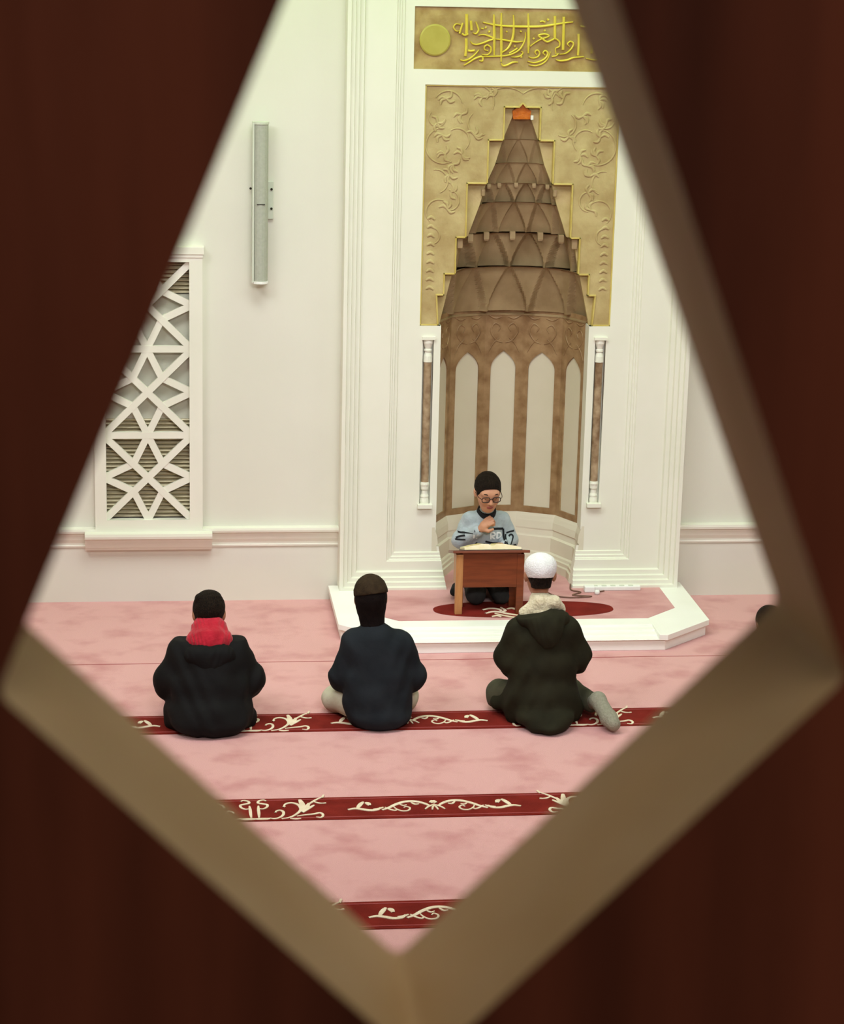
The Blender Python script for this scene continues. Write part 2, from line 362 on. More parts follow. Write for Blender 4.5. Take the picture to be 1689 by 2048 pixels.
# calligraphy frieze
fr = thing('calligraphy_frieze', 'marble frieze with raised gold calligraphy above the carved panel', 'frieze', (XC, 13.05, 3.207))
under(obj('frieze_slab', boxes((XC-.652, XC+.652, 13.042, 13.07, 3.203, 3.566)), 'frieze'), fr)
for s in (-1, 1):
    bm = bmesh.new(); n = 40
    cxx, czz = XC+s*.527, 3.373
    loft(bm, [[(cxx+r*math.cos(2*PI*i/n), y, czz+r*math.sin(2*PI*i/n)) for i in range(n)] for r, y in ((.09, 13.043), (.09, 13.033), (.082, 13.029))])
    under(obj('gold_disc', bm, 'disc'), fr)
LET = [([(240, 100), (244, 220), (246, 335)], 24), ([(243, 385), (247, 480), (240, 595)], 22), ([(555, 105), (560, 240), (568, 400), (572, 585)], 22), ([(640, 88), (645, 280), (652, 480), (656, 660)], 22),
 ([(780, 110), (788, 220), (786, 340), (765, 430), (725, 505), (650, 560)], 20), ([(950, 92), (960, 260), (966, 420), (968, 560)], 22), ([(1262, 120), (1266, 250), (1270, 380)], 22),
 ([(1365, 130), (1368, 300), (1370, 520)], 22), ([(1545, 330), (1550, 460), (1548, 585)], 18), ([(430, 198), (560, 228), (720, 243), (900, 248), (1100, 245), (1250, 224), (1370, 204), (1475, 192)], 20),
 ([(290, 178), (298, 235), (302, 292)], 20), ([(345, 188), (368, 240), (382, 290), (355, 332), (318, 322)], 15), ([(200, 205), (180, 270), (165, 330)], 16), ([(175, 225), (120, 220), (95, 260), (125, 300), (160, 300)], 12),
 ([(190, 330), (225, 350), (265, 335)], 16), ([(385, 352), (440, 342), (500, 358), (562, 388), (500, 415), (440, 440), (370, 458), (320, 450), (292, 420)], 16),
 ([(180, 640), (230, 648), (290, 625), (350, 575), (395, 520)], 15), ([(265, 528), (300, 535), (345, 528)], 18), ([(225, 705), (290, 665), (350, 625), (430, 600), (440, 650), (400, 650)], 17),
 ([(430, 575), (490, 580), (530, 545), (530, 495), (490, 465), (458, 485), (462, 520), (500, 530)], 14), ([(440, 602), (560, 598), (700, 590), (800, 560), (870, 510), (910, 440), (928, 370), (925, 310)], 15),
 ([(580, 395), (660, 402), (740, 415), (830, 428), (900, 420)], 16), ([(655, 675), (680, 708), (730, 698), (790, 668), (850, 665)], 17), ([(770, 605), (830, 605), (880, 590), (905, 555), (880, 535)], 13),
 ([(745, 560), (790, 535), (840, 500)], 13), ([(970, 600), (1020, 618), (1080, 600), (1100, 560), (1075, 525), (1045, 545), (1065, 580)], 14), ([(960, 655), (1040, 672), (1120, 650), (1175, 610), (1195, 560), (1165, 530), (1140, 555), (1165, 585)], 16),
 ([(975, 700), (1060, 708), (1140, 680), (1195, 625), (1225, 540)], 13), ([(985, 478), (1050, 430), (1110, 395), (1170, 375), (1200, 352), (1150, 335), (1080, 350), (1120, 385), (1180, 425), (1235, 405), (1275, 388), (1325, 425), (1325, 480), (1285, 505), (1290, 570)], 16),
 ([(1330, 572), (1400, 562), (1460, 515), (1490, 450), (1455, 420), (1420, 450), (1445, 480)], 14), ([(1290, 635), (1340, 648), (1420, 640), (1500, 612), (1620, 600)], 17), ([(1240, 600), (1290, 590), (1320, 560)], 12),
 ([(455, 255), (470, 262)], 20), ([(495, 300), (512, 312)], 20), ([(1140, 285), (1152, 297)], 20), ([(1015, 380), (1028, 392)], 18), ([(880, 590), (892, 610)], 18), ([(1090, 190), (1120, 184), (1150, 196)], 14),
 ([(1170, 158), (1190, 172)], 20), ([(700, 300), (714, 312)], 14), ([(800, 470), (812, 482)], 16), ([(410, 270), (440, 276)], 12), ([(860, 300), (880, 306)], 14),
 ([(1700, 110), (1705, 300), (1708, 560)], 22), ([(1800, 120), (1806, 300), (1808, 520)], 22), ([(1640, 620), (1760, 640), (1860, 600), (1900, 520)], 16), ([(1560, 240), (1700, 260), (1900, 250)], 16), ([(1740, 420), (1790, 380), (1850, 420), (1800, 480)], 14)]
def fmap(u, v, h):
    px, py = 890+u*.1717, 10+v*.1717
    return (1.483+(px-830)*.002946, 13.042-h, 3.562-(py-12)*.002817+(px-830)*.0167*.0028)
for pts, wd in LET:
    bm = bmesh.new(); ribbon(bm, pts, wd*1.3, fmap, .012, taper=len(pts) > 3, sub=5); under(obj('letter_stroke', bm, 'goldtext'), fr)

# ------------------------------------------------------------------ the niche
nic = thing('prayer_niche', 'tall brown marble prayer niche with cream pointed-arch panels and a stalactite vault', 'niche', (XC, 13.12, PZ))
NP = [(-.455, 0), (-.345, .21), (-.118, .315), (.118, .315), (.345, .21), (.455, 0)]
YN = 13.10
def niche_ring(s, z, front=True):
    L = [(XC+x*s, YN+.03+y*(.9+.1*s), z) for x, y in NP]
    return ([(XC-.4545*s, 13.029, z)] if front else [])+L+([(XC+.4545*s, 13.029, z)] if front else [])
PB = [(.10, .855), (.150, .855), (.158, .875), (.178, .875), (.186, .895), (.20, .905), (.21, .93), (.30, .935), (.312, .965), (.345, .975), (.355, .955), (.40, .965), (.43, .985), (.45, 1.0)]
bm = bmesh.new(); loft(bm, [niche_ring(s, z) for z, s in PB], cap=False, closed=False)
for sd in (-1, 1):
    loft(bm, [[(XC+sd*.4545*s, 13.029, z), (XC+sd*.472, 13.029, z)] for z, s in PB+[(.46, 1.0)]], cap=False, closed=False)
under(obj('moulded_base', bm, 'ring'), nic)
# white jamb between the field and the marble
for sd in (-1, 1):
    a, b = sorted((XC+sd*.4485, XC+sd*.470)); under(obj('jamb', boxes((a, b, 13.0295, YN+.045, .44, 1.705)), 'trim'), nic)
# five facets, each a marble slab pierced by a pointed arch over a cream panel
def arch_outline(hw, z0, zs, zt, n=8):
    L = [(-hw, z0), (hw, z0), (hw, zs)]
    for i in range(1, n): t = i/n; L.append((hw*(1-t**2.1), zs+(zt-zs)*t))
    L.append((0, zt)); L += [(-x, z) for x, z in L[3:-1][::-1]]; L.append((-hw, zs)); return L
TZ0, TZ1 = .45, 1.745
for i in range(5):
    (xa, ya), (xb, yb) = NP[i], NP[i+1]; L = math.hypot(xb-xa, yb-ya)
    hw = L/2-.040
    zt = 1.478; zs = 1.365
    me = plate([(-L/2-.004, TZ0), (L/2+.004, TZ0), (L/2+.004, TZ1), (-L/2-.004, TZ1)], [arch_outline(hw, .49, zs, zt)], 0, .012)
    ang = math.atan2(yb-ya, xb-xa)
    T = Matrix.Translation((XC+(xa+xb)/2, YN+.03+(ya+yb)/2, 0)) @ Matrix.Rotation(ang, 4, 'Z')
    me.transform(T); under(link_mesh('marble_facet', me, 'brown'), nic)
    bm = boxes((-L/2, L/2, .010, .03, .46, 1.50)); bmesh.ops.transform(bm, matrix=T, verts=bm.verts)
    under(obj('cream_arch_panel', bm, 'cream'), nic)
    # carved arabesques over the arch
    bm = bmesh.new()
    rf = lambda u, v, h: tuple(T @ Vector((u, -h, v)))
    if L > .2:
        for s in (-1, 1):
            ribbon(bm, [(s*.01, 1.53), (s*.05, 1.545), (s*.085, 1.60), (s*.06, 1.65), (s*.025, 1.63), (s*.04, 1.60)], .01, rf, .004, sub=4)
            ribbon(bm, [(s*.02, 1.69), (s*.06, 1.68), (s*.10, 1.70)], .01, rf, .004, sub=4)
            ribbon(bm, [(s*.095, 1.47), (s*.07, 1.52), (s*.03, 1.56)], .008, rf, .004, sub=4)
        under(obj('arabesque', bm, 'brown', smooth=True), nic)
# raised line under the vault
def halfring(hw, z, y0=13.078, dk=.74):
    P = []
    for i in range(6):
        P.append((XC+NP[i][0]/.455*hw, y0+NP[i][1]/.455*hw*dk/.69, z))
    return P
bm = bmesh.new(); loft(bm, [halfring(s, z, YN+.03, .69) for s, z in ((.455, 1.700), (.449, 1.703), (.449, 1.712), (.455, 1.716))], cap=False, closed=False)
under(obj('string_course', bm, 'muq'), nic)
# stalactite tiers: rings of small concave cells, each tier overhanging the one below
def curve_pt(u, hw, y0, dk):
    """u in 0..1 along the faceted half ring"""
    L = [math.hypot(NP[i+1][0]-NP[i][0], NP[i+1][1]-NP[i][1]) for i in range(5)]; S = sum(L); d = u*S
    for i in range(5):
        if d <= L[i]+1e-9 or i == 4:
            t = d/L[i]; x = NP[i][0]*(1-t)+NP[i+1][0]*t; y = NP[i][1]*(1-t)+NP[i+1][1]*t; break
        d -= L[i]
    # rounder plan than the facets below
    a = PI*(1-u); xr, yr = .455*math.cos(a), .315*math.sin(a)
    x, y = .5*x+.5*xr, .5*y+.5*yr
    k = hw/.455
    return XC+x*k, y0+y*k*dk, 
TIERS = [(1.735, .448, 2.018, .386, 5, 0, .05), (2.018, .383, 2.225, .345, 5, .5, .07), (2.235, .300, 2.42, .235, 5, 0, .04),
         (2.42, .232, 2.535, .205, 5, .5, .045), (2.535, .192, 2.66, .148, 4, 0, .022), (2.66, .146, 2.80, .108, 3, 0, .018), (2.80, .106, 2.935, .056, 2, 0, .010)]
for ti, (za, ha, zb, hb, nc, off, dep) in enumerate(TIERS):
    bm = bmesh.new(); NU, NV = nc*22, 22
    rows = []
    for j in range(NV+1):
        t = j/NV; row = []
        for i in range(NU+1):
            u = i/NU; c = (u*nc+off) % 1.0; q = abs(2*c-1)          # 1 at the ribs, 0 in a cell's middle
            hw = ha+(hb-ha)*t**1.2
            tt = t
            ar = 1-tt**1.6                                            # arch opening narrows upward
            rec = dep*(1 if q < ar*.82 else max(0, 1-(q-ar*.82)*7))*(1-tt)**.35
            rec = 0 if (u < .01 or u > .99) else rec
            fold = .35*dep*(1-q)*(t if ti % 2 else 1-t)
            x, y = curve_pt(u, hw, 13.078, .95)
            k = 1+(rec*1.1+fold)/max(hw, .05)
            row.append((XC+(x-XC)*min(k, 1.0 if q > .9 else k), 13.078+(y-13.078)*k, za+(zb-za)*t))
        rows.append(row)
    # lip on top of the tier
    rows.append([(XC+(p[0]-XC)*.93, 13.078+(p[1]-13.078)*.9, p[2]+.004) for p in rows[-1]])
    loft(bm, rows, cap=False, closed=False)
    # under side
    low = [(XC+(p[0]-XC)*1.0, p[1], p[2]) for p in rows[0]]; out = [(XC+(p[0]-XC)*1.12, 13.078+(p[1]-13.078)*1.18, p[2]-.003) for p in rows[0]]
    loft(bm, [out, low], cap=False, closed=False)
    tr = under(obj('stalactite_tier', bm, 'muq'), nic)
    if ti in (2, 4):
        npd = 5 if ti == 2 else 5; s = (.032, .055) if ti == 2 else (.022, .032)
        for k in range(npd):
            u = (k+.5)/npd
            x, y = curve_pt(u, ha*1.0, 13.078, .93)
            bm = bmesh.new(); wv = s[0]/2
            loft(bm, [[(x-a, y-b-.006, z) for a, b in ((-q, -q), (q, -q), (q, q), (-q, q))] for q, z in ((wv*.75, za-s[1]+.01), (wv, za-s[1]+.02), (wv, za+.006))])
            o = obj('pendant', bm, 'muql'); o.parent = nic; o.matrix_parent_inverse = Matrix.Translation(-Vector(nic.location))
# outer pendants hanging at the edge of the opening
for s in (-1, 1):
    for hx, z in ((.345, 2.165), (.215, 2.475)):
        k = 1 if hx > .3 else .65
        bm = boxes((XC+s*hx-.017*k, XC+s*hx+.017*k, 13.055, 13.085, z, z+.06*k)); under(obj('pendant', bm, 'muql', bevel=.004), nic)
# shallow backing between the stepped opening and the vault
bm = bmesh.new()
sil = [(1.70, .455), (1.735, .448), (2.018, .384), (2.03, .378), (2.225, .34), (2.235, .297), (2.42, .232), (2.535, .20), (2.66, .147), (2.80, .107), (2.935, .055), (3.03, .035)]
for s in (-1, 1):
    for (z0, w0), (z1, w1) in zip(sil[:-1], sil[1:]):
        q = [(XC+s*w0, 13.078, z0), (XC+s*.56, 13.078, z0), (XC+s*.56, 13.078, z1), (XC+s*w1, 13.078, z1)]
        vs = [bm.verts.new(p) for p in q]+[bm.verts.new((p[0], p[1]+.03, p[2])) for p in q]
        for f in ((0, 1, 2, 3), (7, 6, 5, 4), (0, 3, 7, 4), (1, 5, 6, 2), (0, 4, 5, 1), (3, 2, 6, 7)): bm.faces.new([vs[i] for i in f])
under(obj('vault_backing', bm, 'panel'), nic)
bm = bmesh.new(); prism(bm, [(XC+a, z) for a, z in ((-.05, 2.925), (.05, 2.925), (.056, 2.975), (.03, 2.99), (0, 3.03), (-.03, 2.99), (-.056, 2.975))], 13.062, 13.1, lambda x, z, y: (x, y, z))
under(obj('amber_apex', bm, 'amber', bevel=.003), nic)
bm = bmesh.new(); lathe(bm, [(.009, 2.925), (.009, 2.95)], XC+.06, 13.055, 10); under(obj('spot_lamp', bm, 'plastic'), nic)
under(obj('niche_shell', boxes((XC-.55, XC+.55, 13.56, 13.6, 0, 3.4), (XC-.56, XC-.50, 13.11, 13.6, 0, 3.4), (XC+.50, XC+.56, 13.11, 13.6, 0, 3.4), (XC-.56, XC+.56, 13.1, 13.6, 3.05, 3.1)), 'brown'), nic)

# ------------------------------------------------------------------ platform in front of the niche
pf = thing('niche_platform', 'low white marble platform with chamfered corners and a pink carpet top', 'platform', (2.12, 12.5, 0))
PC = 2.12
def poly(h1, yf, h2, ym, yb=13.02):
    return [(PC-h2, yb), (PC-h2, ym), (PC-h1, yf), (PC+h1, yf), (PC+h2, ym), (PC+h2, yb)]
bm = bmesh.new(); prism(bm, poly(.775, 11.985, 1.08, 12.255), 0, .060); under(obj('plinth', bm, 'white', bevel=.003), pf)
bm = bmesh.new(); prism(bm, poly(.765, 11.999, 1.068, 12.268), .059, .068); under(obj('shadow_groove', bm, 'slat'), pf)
for s in (-1, 1):
    P = [(1.095, 13.02), (1.095, 12.24), (.785, 11.96), (.737, 11.968), (.737, 12.286), (.94, 12.48), (.94, 13.02)]
    L = [(PC+s*x, y) for x, y in P]; bm = bmesh.new(); prism(bm, L if s > 0 else L[::-1], .067, .100)
    under(obj('kerb', bm, 'white', bevel=.002), pf)
bmd = [('kerb_front', 12.16, 12.292, .100), ('front_step', 12.095, 12.17, .090), ('front_step', 12.03, 12.105, .081), ('front_step', 11.965, 12.04, .073)]
for n, ya, yb_, z in bmd:
    hx = .740
    bm = boxes((PC-hx, PC+hx, ya, yb_, .066, z)); under(obj(n, bm, 'white', bevel=.004), pf)
bm = bmesh.new(); prism(bm, [(PC-.942, 13.3), (PC-.942, 12.479), (PC-.736, 12.284), (PC+.736, 12.284), (PC+.942, 12.479), (PC+.942, 13.3)], .05, .102)
prism(bm, [(PC-.45, 13.02), (PC+.45, 13.02), (PC+.45, 13.45), (PC-.45, 13.45)], .05, .1022)
car = under(obj('carpet_top', bm, 'carpet2'), pf)
bm = bmesh.new(); prism(bm, [(2.146+.54*math.copysign(abs(math.cos(a))**.85, math.cos(a)), 12.48+.16*math.copysign(abs(math.sin(a))**.8, math.sin(a))) for a in np.linspace(0, 2*PI, 60, endpoint=False)], .1, .1045)
md = obj('medallion', bm, 'red'); md.parent = car; md.matrix_parent_inverse = Matrix.Identity(4)
bm = bmesh.new()
for pts, wd in [([(-40, -8), (-18, 0), (10, -12), (40, -22)], 12), ([(-42, 8), (-25, 14), (-8, 10), (-4, 0)], 11), ([(-30, -22), (-18, -18), (-10, -24)], 10), ([(8, 10), (20, 14), (28, 6)], 11),
                ([(-2, 18), (4, 4), (-6, -4)], 9), ([(40, 4), (60, 10), (80, 0)], 10), ([(50, -20), (80, -14), (104, -22)], 9), ([(-20, -8), (0, -20), (30, -30), (60, -34)], 10)]:
    ribbon(bm, [(2.02+u*.0029, 12.43+v*.0045) for u, v in pts], wd*.0020, lambda u, v, h: (u, v, .1045+h), .004, sub=4)
so = obj('scroll_ornament', bm, 'cord'); so.parent = car; so.matrix_parent_inverse = Matrix.Identity(4)

# ------------------------------------------------------------------ wall trims
RAIL = [(.0, .345), (.012, .345), (.014, .356), (.008, .36), (.010, .372), (.022, .395), (.030, .425), (.032, .440), (.052, .442), (.055, .455), (.052, .468), (.0, .470)]
def rail(name, xa, xb):
    bm = bmesh.new(); loft(bm, [[(x, YW-d+.002, z) for d, z in RAIL] for x in (xa, xb)]); return struct(obj(name, bm, 'trim'))
rail('trim_2', X0, XC-HW); rail('trim_3', XC+HW, X1)

# ------------------------------------------------------------------ lattice grille in the wall
gr = thing('wall_grille', 'white geometric lattice grille with louvres set in a deep frame on the left wall', 'grille', (-.06, YW, .336))
gx0, gx1, gz0, gz1 = -.378, .262, .452, 2.155
under(link_mesh('frame', plate([(gx0, gz0), (gx1, gz0), (gx1, gz1), (gx0, gz1)], [[(GX0, GZ0), (GX1, GZ0), (GX1, GZ1), (GX0, GZ1)]], YW-.055, YW+.02), 'trim'), gr)
bm = bmesh.new(); bx = gx1-.018
box(bm, gx0-.008, gx1+.010, YW-.066, YW, 2.125, 2.17); box(bm, gx0-.003, gx1+.004, YW-.060, YW, 2.105, 2.126)
under(obj('top_moulding', bm, 'trim', bevel=.003), gr)
sill_p = [(0, .336), (.05, .338), (.056, .352), (.064, .356), (.078, .385), (.088, .408), (.092, .418), (.112, .421), (.115, .436), (.112, .452), (0, .454)]
bm = bmesh.new(); loft(bm, [[(x, YW-d+.002, z) for d, z in sill_p] for x in (-.44, .318)]); under(obj('sill', bm, 'trim'), gr)
cell = (GX1-GX0+.03); gcx = (GX0+GX1)/2
def gbar(a, b, wd=.040, y0=YW-.028, y1=YW-.004):
    d = Vector((b[0]-a[0], b[1]-a[1])); d.normalize(); n = Vector((-d.y, d.x))*wd/2; e = d*.008
    bm = bmesh.new(); prism(bm, [(a[0]-n.x-e.x, a[1]-n.y-e.y), (b[0]-n.x+e.x, b[1]-n.y+e.y), (b[0]+n.x+e.x, b[1]+n.y+e.y), (a[0]+n.x-e.x, a[1]+n.y-e.y)], y0, y1, lambda x, z, y: (x, y, z))
    return bm
cz = 1.56-1.0415
ZL = [1.04+(k-1)*.5205 for k in range(4)]
o_ = .163
for k in range(3):
    za, zb = ZL[k], ZL[k+1]; zc = (za+zb)/2; H = zb-za; W = cell; x0, x1 = gcx-W/2, gcx+W/2; xc = gcx
    inn = [(xc-o_*W, zc+o_*H), (xc+o_*W, zc+o_*H), (xc-o_*W, zc-o_*H), (xc+o_*W, zc-o_*H)]
    segs = [((x0, zb), (x1, za)), ((x0, za), (x1, zb)), (inn[0], (xc, zb)), (inn[1], (xc, zb)), (inn[2], (xc, za)), (inn[3], (xc, za)),
            (inn[0], (x0, zc)), (inn[2], (x0, zc)), (inn[1], (x1, zc)), (inn[3], (x1, zc))]
    for q, (a, b) in enumerate(segs):
        def clip(p, q_):    # keep every bar inside the opening
            (xa, z_a), (xb_, z_b) = p, q_
            x_ = min(max(xa, GX0-.006), GX1+.006)
            if abs(x_-xa) > 1e-6: z_a = z_a+(z_b-z_a)*(x_-xa)/(xb_-xa)
            z_ = min(max(z_a, GZ0-.004), GZ1+.004)
            return (x_, z_)
        y = YW-.034 + .0006*q
        under(obj('lattice_bar', gbar(clip(a, b), clip(b, a), y0=y, y1=YW-.006), 'trim'), gr)
    if k: under(obj('lattice_bar', gbar((GX0-.006, za), (GX1+.006, za), y0=YW-.0335, y1=YW-.006), 'trim'), gr)
under(obj('backing_board', boxes((GX0-.01, GX1+.01, YW+.03, YW+.04, 1.13, 1.88)), 'board'), gr)
under(obj('vent_shade_sheet', boxes((GX0-.01, GX1+.01, YW+.10, YW+.11, GZ0-.01, GZ1+.01)), 'dark'), gr)  # dark sheet, painted shade seen between the slats
slat0 = None
def slat(z):
    global slat0
    if slat0 is None:
        bm = bmesh.new(); loft(bm, [[(x, YW+.018, -.006), (x, YW+.022, -.009), (x, YW+.058, .006), (x, YW+.054, .009)] for x in (GX0-.008, GX1+.008)])
        slat0 = under(obj('louvre_slat', bm, 'slat'), gr); slat0.matrix_parent_inverse = Matrix.Translation(-Vector(gr.location)); o = slat0
    else:
        o = slat0.copy(); COL.objects.link(o)
    o.location = (0, 0, z)
for k in range(26): slat(.535+k*.0237)
for k in range(8): slat(1.895+k*.0237)

# ------------------------------------------------------------------ column loudspeaker
spk = thing('column_speaker', 'slim pale grey column loudspeaker mounted upright on the left wall', 'loudspeaker', (.598, YW, 1.96))
bm = bmesh.new()
def rr_(w2, d0, d1, z, n=10): return [(.598+w2*math.cos(a), YW-d0-(d1-d0)*math.sin(a)**.7, z) for a in np.linspace(0, PI, n)]
loft(bm, [rr_(.045, .05, .115, z) for z in (1.975, 2.885)]); under(obj('grille_body', bm, 'speaker'), spk)
under(obj('side_shell', boxes((.550, .560, YW-.10, YW-.045, 1.97, 2.89)), 'spkside'), spk)
bm = bmesh.new(); loft(bm, [rr_(.049, .045, .12, z) for z in (1.962, 1.976)]); under(obj('end_cap', bm, 'plastic'), spk)
bm = bmesh.new(); loft(bm, [rr_(.049, .045, .12, z) for z in (2.884, 2.897)]); under(obj('end_cap', bm, 'spkside'), spk)
under(obj('joint_line', boxes((.575, .622, YW-.1165, YW-.10, 2.424, 2.428)), 'dark'), spk)
under(obj('bracket', boxes((.548, .676, YW-.02, YW, 2.33, 2.55), (.575, .62, YW-.06, YW-.01, 2.36, 2.52)), 'spkside', bevel=.003), spk)
for x, z in ((.664, 2.505), (.664, 2.392), (.542, 2.508)):
    bm = bmesh.new(); n = 10; loft(bm, [[(x+r*math.cos(2*PI*i/n), y, z+r*math.sin(2*PI*i/n)) for i in range(n)] for r, y in ((.007, YW-.02), (.007, YW-.026), (.004, YW-.029))])
    under(obj('bolt', bm, 'dark'), spk)

# ------------------------------------------------------------------ power strip, plug and cord on the platform
ps = thing('power_strip', 'long white power strip lying on the platform against the right of the portal base', 'power strip', (2.78, 12.87, .102))
under(obj('strip_body', boxes((2.585, 2.93, 12.835, 12.872, .1022, .13)), 'plastic', bevel=.005), ps)
for k in range(5):
    under(obj('socket', boxes((2.635+k*.055, 2.665+k*.055, 12.842, 12.866, .129, .1325)), 'spkside', bevel=.002), ps)
under(obj('end_block', boxes((2.575, 2.64, 12.80, 12.85, .1022, .14)), 'plastic', bevel=.006), ps)
pg = thing('power_plug', 'small white plug on the carpet in front of the power strip', 'plug', (2.64, 12.76, .102))
bm = bmesh.new(); lathe(bm, [(.010, .1022), (.016, .106), (.016, .122), (.010, .13)], 2.645, 12.765, 14); under(obj('plug_body', bm, 'plastic', smooth=True), pg)
bm = bmesh.new(); tube(bm, [(2.64, 12.765, .115), (2.66, 12.80, .108), (2.70, 12.82, .108)], .004); under(obj('plug_cord', bm, 'cable'), pg)
bm = bmesh.new(); tube(bm, [(2.52, 12.98, .107), (2.50, 12.85, .107), (2.55, 12.80, .107), (2.49, 12.74, .107), (2.60, 12.71, .107), (2.47, 12.69, .107), (2.38, 12.73, .107), (2.34, 12.82, .107)], .0045, sub=6)
o = obj('extension_cord', bm, 'cable', smooth=True); o['label'] = 'thin brown cord curling on the platform carpet right of the desk'; o['category'] = 'cord'
bm = boxes((.975+.03, 1.085, 12.52, 12.53, .1002, .104)); bmesh.ops.rotate(bm, verts=bm.verts, cent=(1.04, 12.525, .1), matrix=Matrix.Rotation(.35, 3, 'Z'))
bm.free()

# ------------------------------------------------------------------ reading desk and book
dk = thing('reading_desk', 'low red-brown wooden desk standing on the red medallion of the platform', 'desk', (1.92, 12.48, .102))
DX0, DX1, DY0, DY1, DZ = 1.722, 2.128, 12.385, 12.565, .49
SL = .27                                # the top slopes down towards the reader
under(obj('front_panel', boxes((DX0+.035, DX1-.022, DY0+.004, DY0+.02, .268, DZ-.012)), 'desk', bevel=.001), dk)
for (x, y) in ((DX0, DY0), (DX1-.045, DY0), (DX0+.024, DY1-.035), (DX1-.065, DY1-.035)):
    zt = DZ-.012-SL*(y+.035-DY0)
    under(obj('leg', boxes((x, x+.042, y, y+.035, .1045, zt)), 'desk_lit' if x < DX0+.03 else 'desk', bevel=.002), dk)  # left legs take the lit tone
for x0, x1, m in ((DX0+.008, DX0+.022, 'desk_lit'), (DX1-.022, DX1-.008, 'desk')):
    bm = bmesh.new(); prism(bm, [(DY0+.02, .268), (DY1-.02, .268), (DY1-.02, DZ-.012-SL*(DY1-.02-DY0)), (DY0+.02, DZ-.012-SL*.02)], x0, x1, lambda y, z, x: (x, y, z))
    under(obj('side_panel', bm, m), dk)
TILT = Matrix.Translation((0, DY0, DZ)) @ Matrix.Rotation(-math.atan(SL), 4, 'X') @ Matrix.Translation((0, -DY0, -DZ))
def tilted(bm): bmesh.ops.transform(bm, matrix=TILT, verts=bm.verts); return bm
under(obj('desk_top', tilted(boxes((DX0-.022, DX1+.025, DY0-.022, DY1+.02, DZ-.012, DZ+.004))), 'desk', bevel=.003), dk)
under(obj('book_stop', tilted(boxes((DX0+.06, DX1-.06, DY1+.012, DY1+.022, DZ+.002, DZ+.022))), 'desk', bevel=.002), dk)
bk = thing('open_book', 'open book with cream pages lying on the reading desk', 'book', (1.93, 12.47, DZ+.004))
bcx, by0, by1 = 1.932, 12.372, 12.568
under(obj('cover', tilted(boxes((bcx-.170, bcx+.176, by0-.004, by1+.004, DZ+.0045, DZ+.008))), 'cover'), bk)
for s in (-1, 1):
    bm = bmesh.new(); L = .165 if s < 0 else .170
    top = [(0, .020), (.02, .036), (.06, .038), (.11, .030), (L, .018)]
    ring = lambda y: [(bcx+s*x, y, DZ+.004+z) for x, z in top]+[(bcx+s*L, y, DZ+.0085), (bcx, y, DZ+.0085)]
    loft(bm, [ring(by0), ring(by1)]); under(obj('page_block', tilted(bm), 'paper'), bk)
    bm = bmesh.new(); t2 = [(.014, .0325), (.02, .0368), (.06, .0388), (.11, .0308), (L-.012, .0205)]
    loft(bm, [[(bcx+s*x, y, DZ+.0045+z) for x, z in t2] for y in (by0+.008, by1-.015)], cap=False, closed=False)
    under(obj('printed_page', tilted(bm), 'print'), bk)

# ------------------------------------------------------------------ pierced timber screen in front of the camera
YS, TS = .225, .0285
KITE = [(.0328, 4.0553), (-.0144, 3.9413), (.0280, 3.9022), (.0716, 3.9385)]   # replaced below by the measured opening
def ray_xz(px, py, Y):
    v = r2*((px-844.5)/F_PX)+d2*((py-1024)/F_PX)+fwd; k = Y/v.y
    return (v.x*k, 4.0+v.z*k)
KITE = [ray_xz(*p, YS) for p in ((935, -885), (-5, 1388), (848, 2138), (1695, 1355))]
def rounded(L, r=.0016, n=4):
    out = []
    for i in range(len(L)):
        p = Vector(L[i]); a = Vector(L[i-1])-p; b = Vector(L[(i+1) % len(L)])-p; a.normalize(); b.normalize()
        for k in range(n+1):
            t = k/n; q = (p+a*r)*(1-t)**2+2*t*(1-t)*p+(p+b*r)*t*t; out.append((q.x, q.y))
    return out
scr = thing('lattice_screen', 'dark mahogany screen panel close to the viewer with a kite-shaped opening', 'screen', (.25, YS, 2.6))
holes = []
for i in range(-3, 4):
    for j in (-2, -1, 0, 1, 2):
        holes.append(rounded([(x+i*.132, z+j*.185) for x, z in KITE]))
me = plate([(-1.5, 2.6), (2.0, 2.6), (2.0, 5.2), (-1.5, 5.2)], holes, YS, YS+TS)
o = link_mesh('pierced_panel', me, 'mahog'); me.materials.append(MT['mdf']); under(o, scr)
for p in me.polygons:
    if abs(p.normal.y) < .5: p.material_index = 1
for z0, z1 in ((2.6, 2.7), (5.1, 5.2)):
    under(obj('rail', boxes((-1.5, 2.0, YS-.012, YS, z0, z1)), 'mahog', bevel=.003), scr)

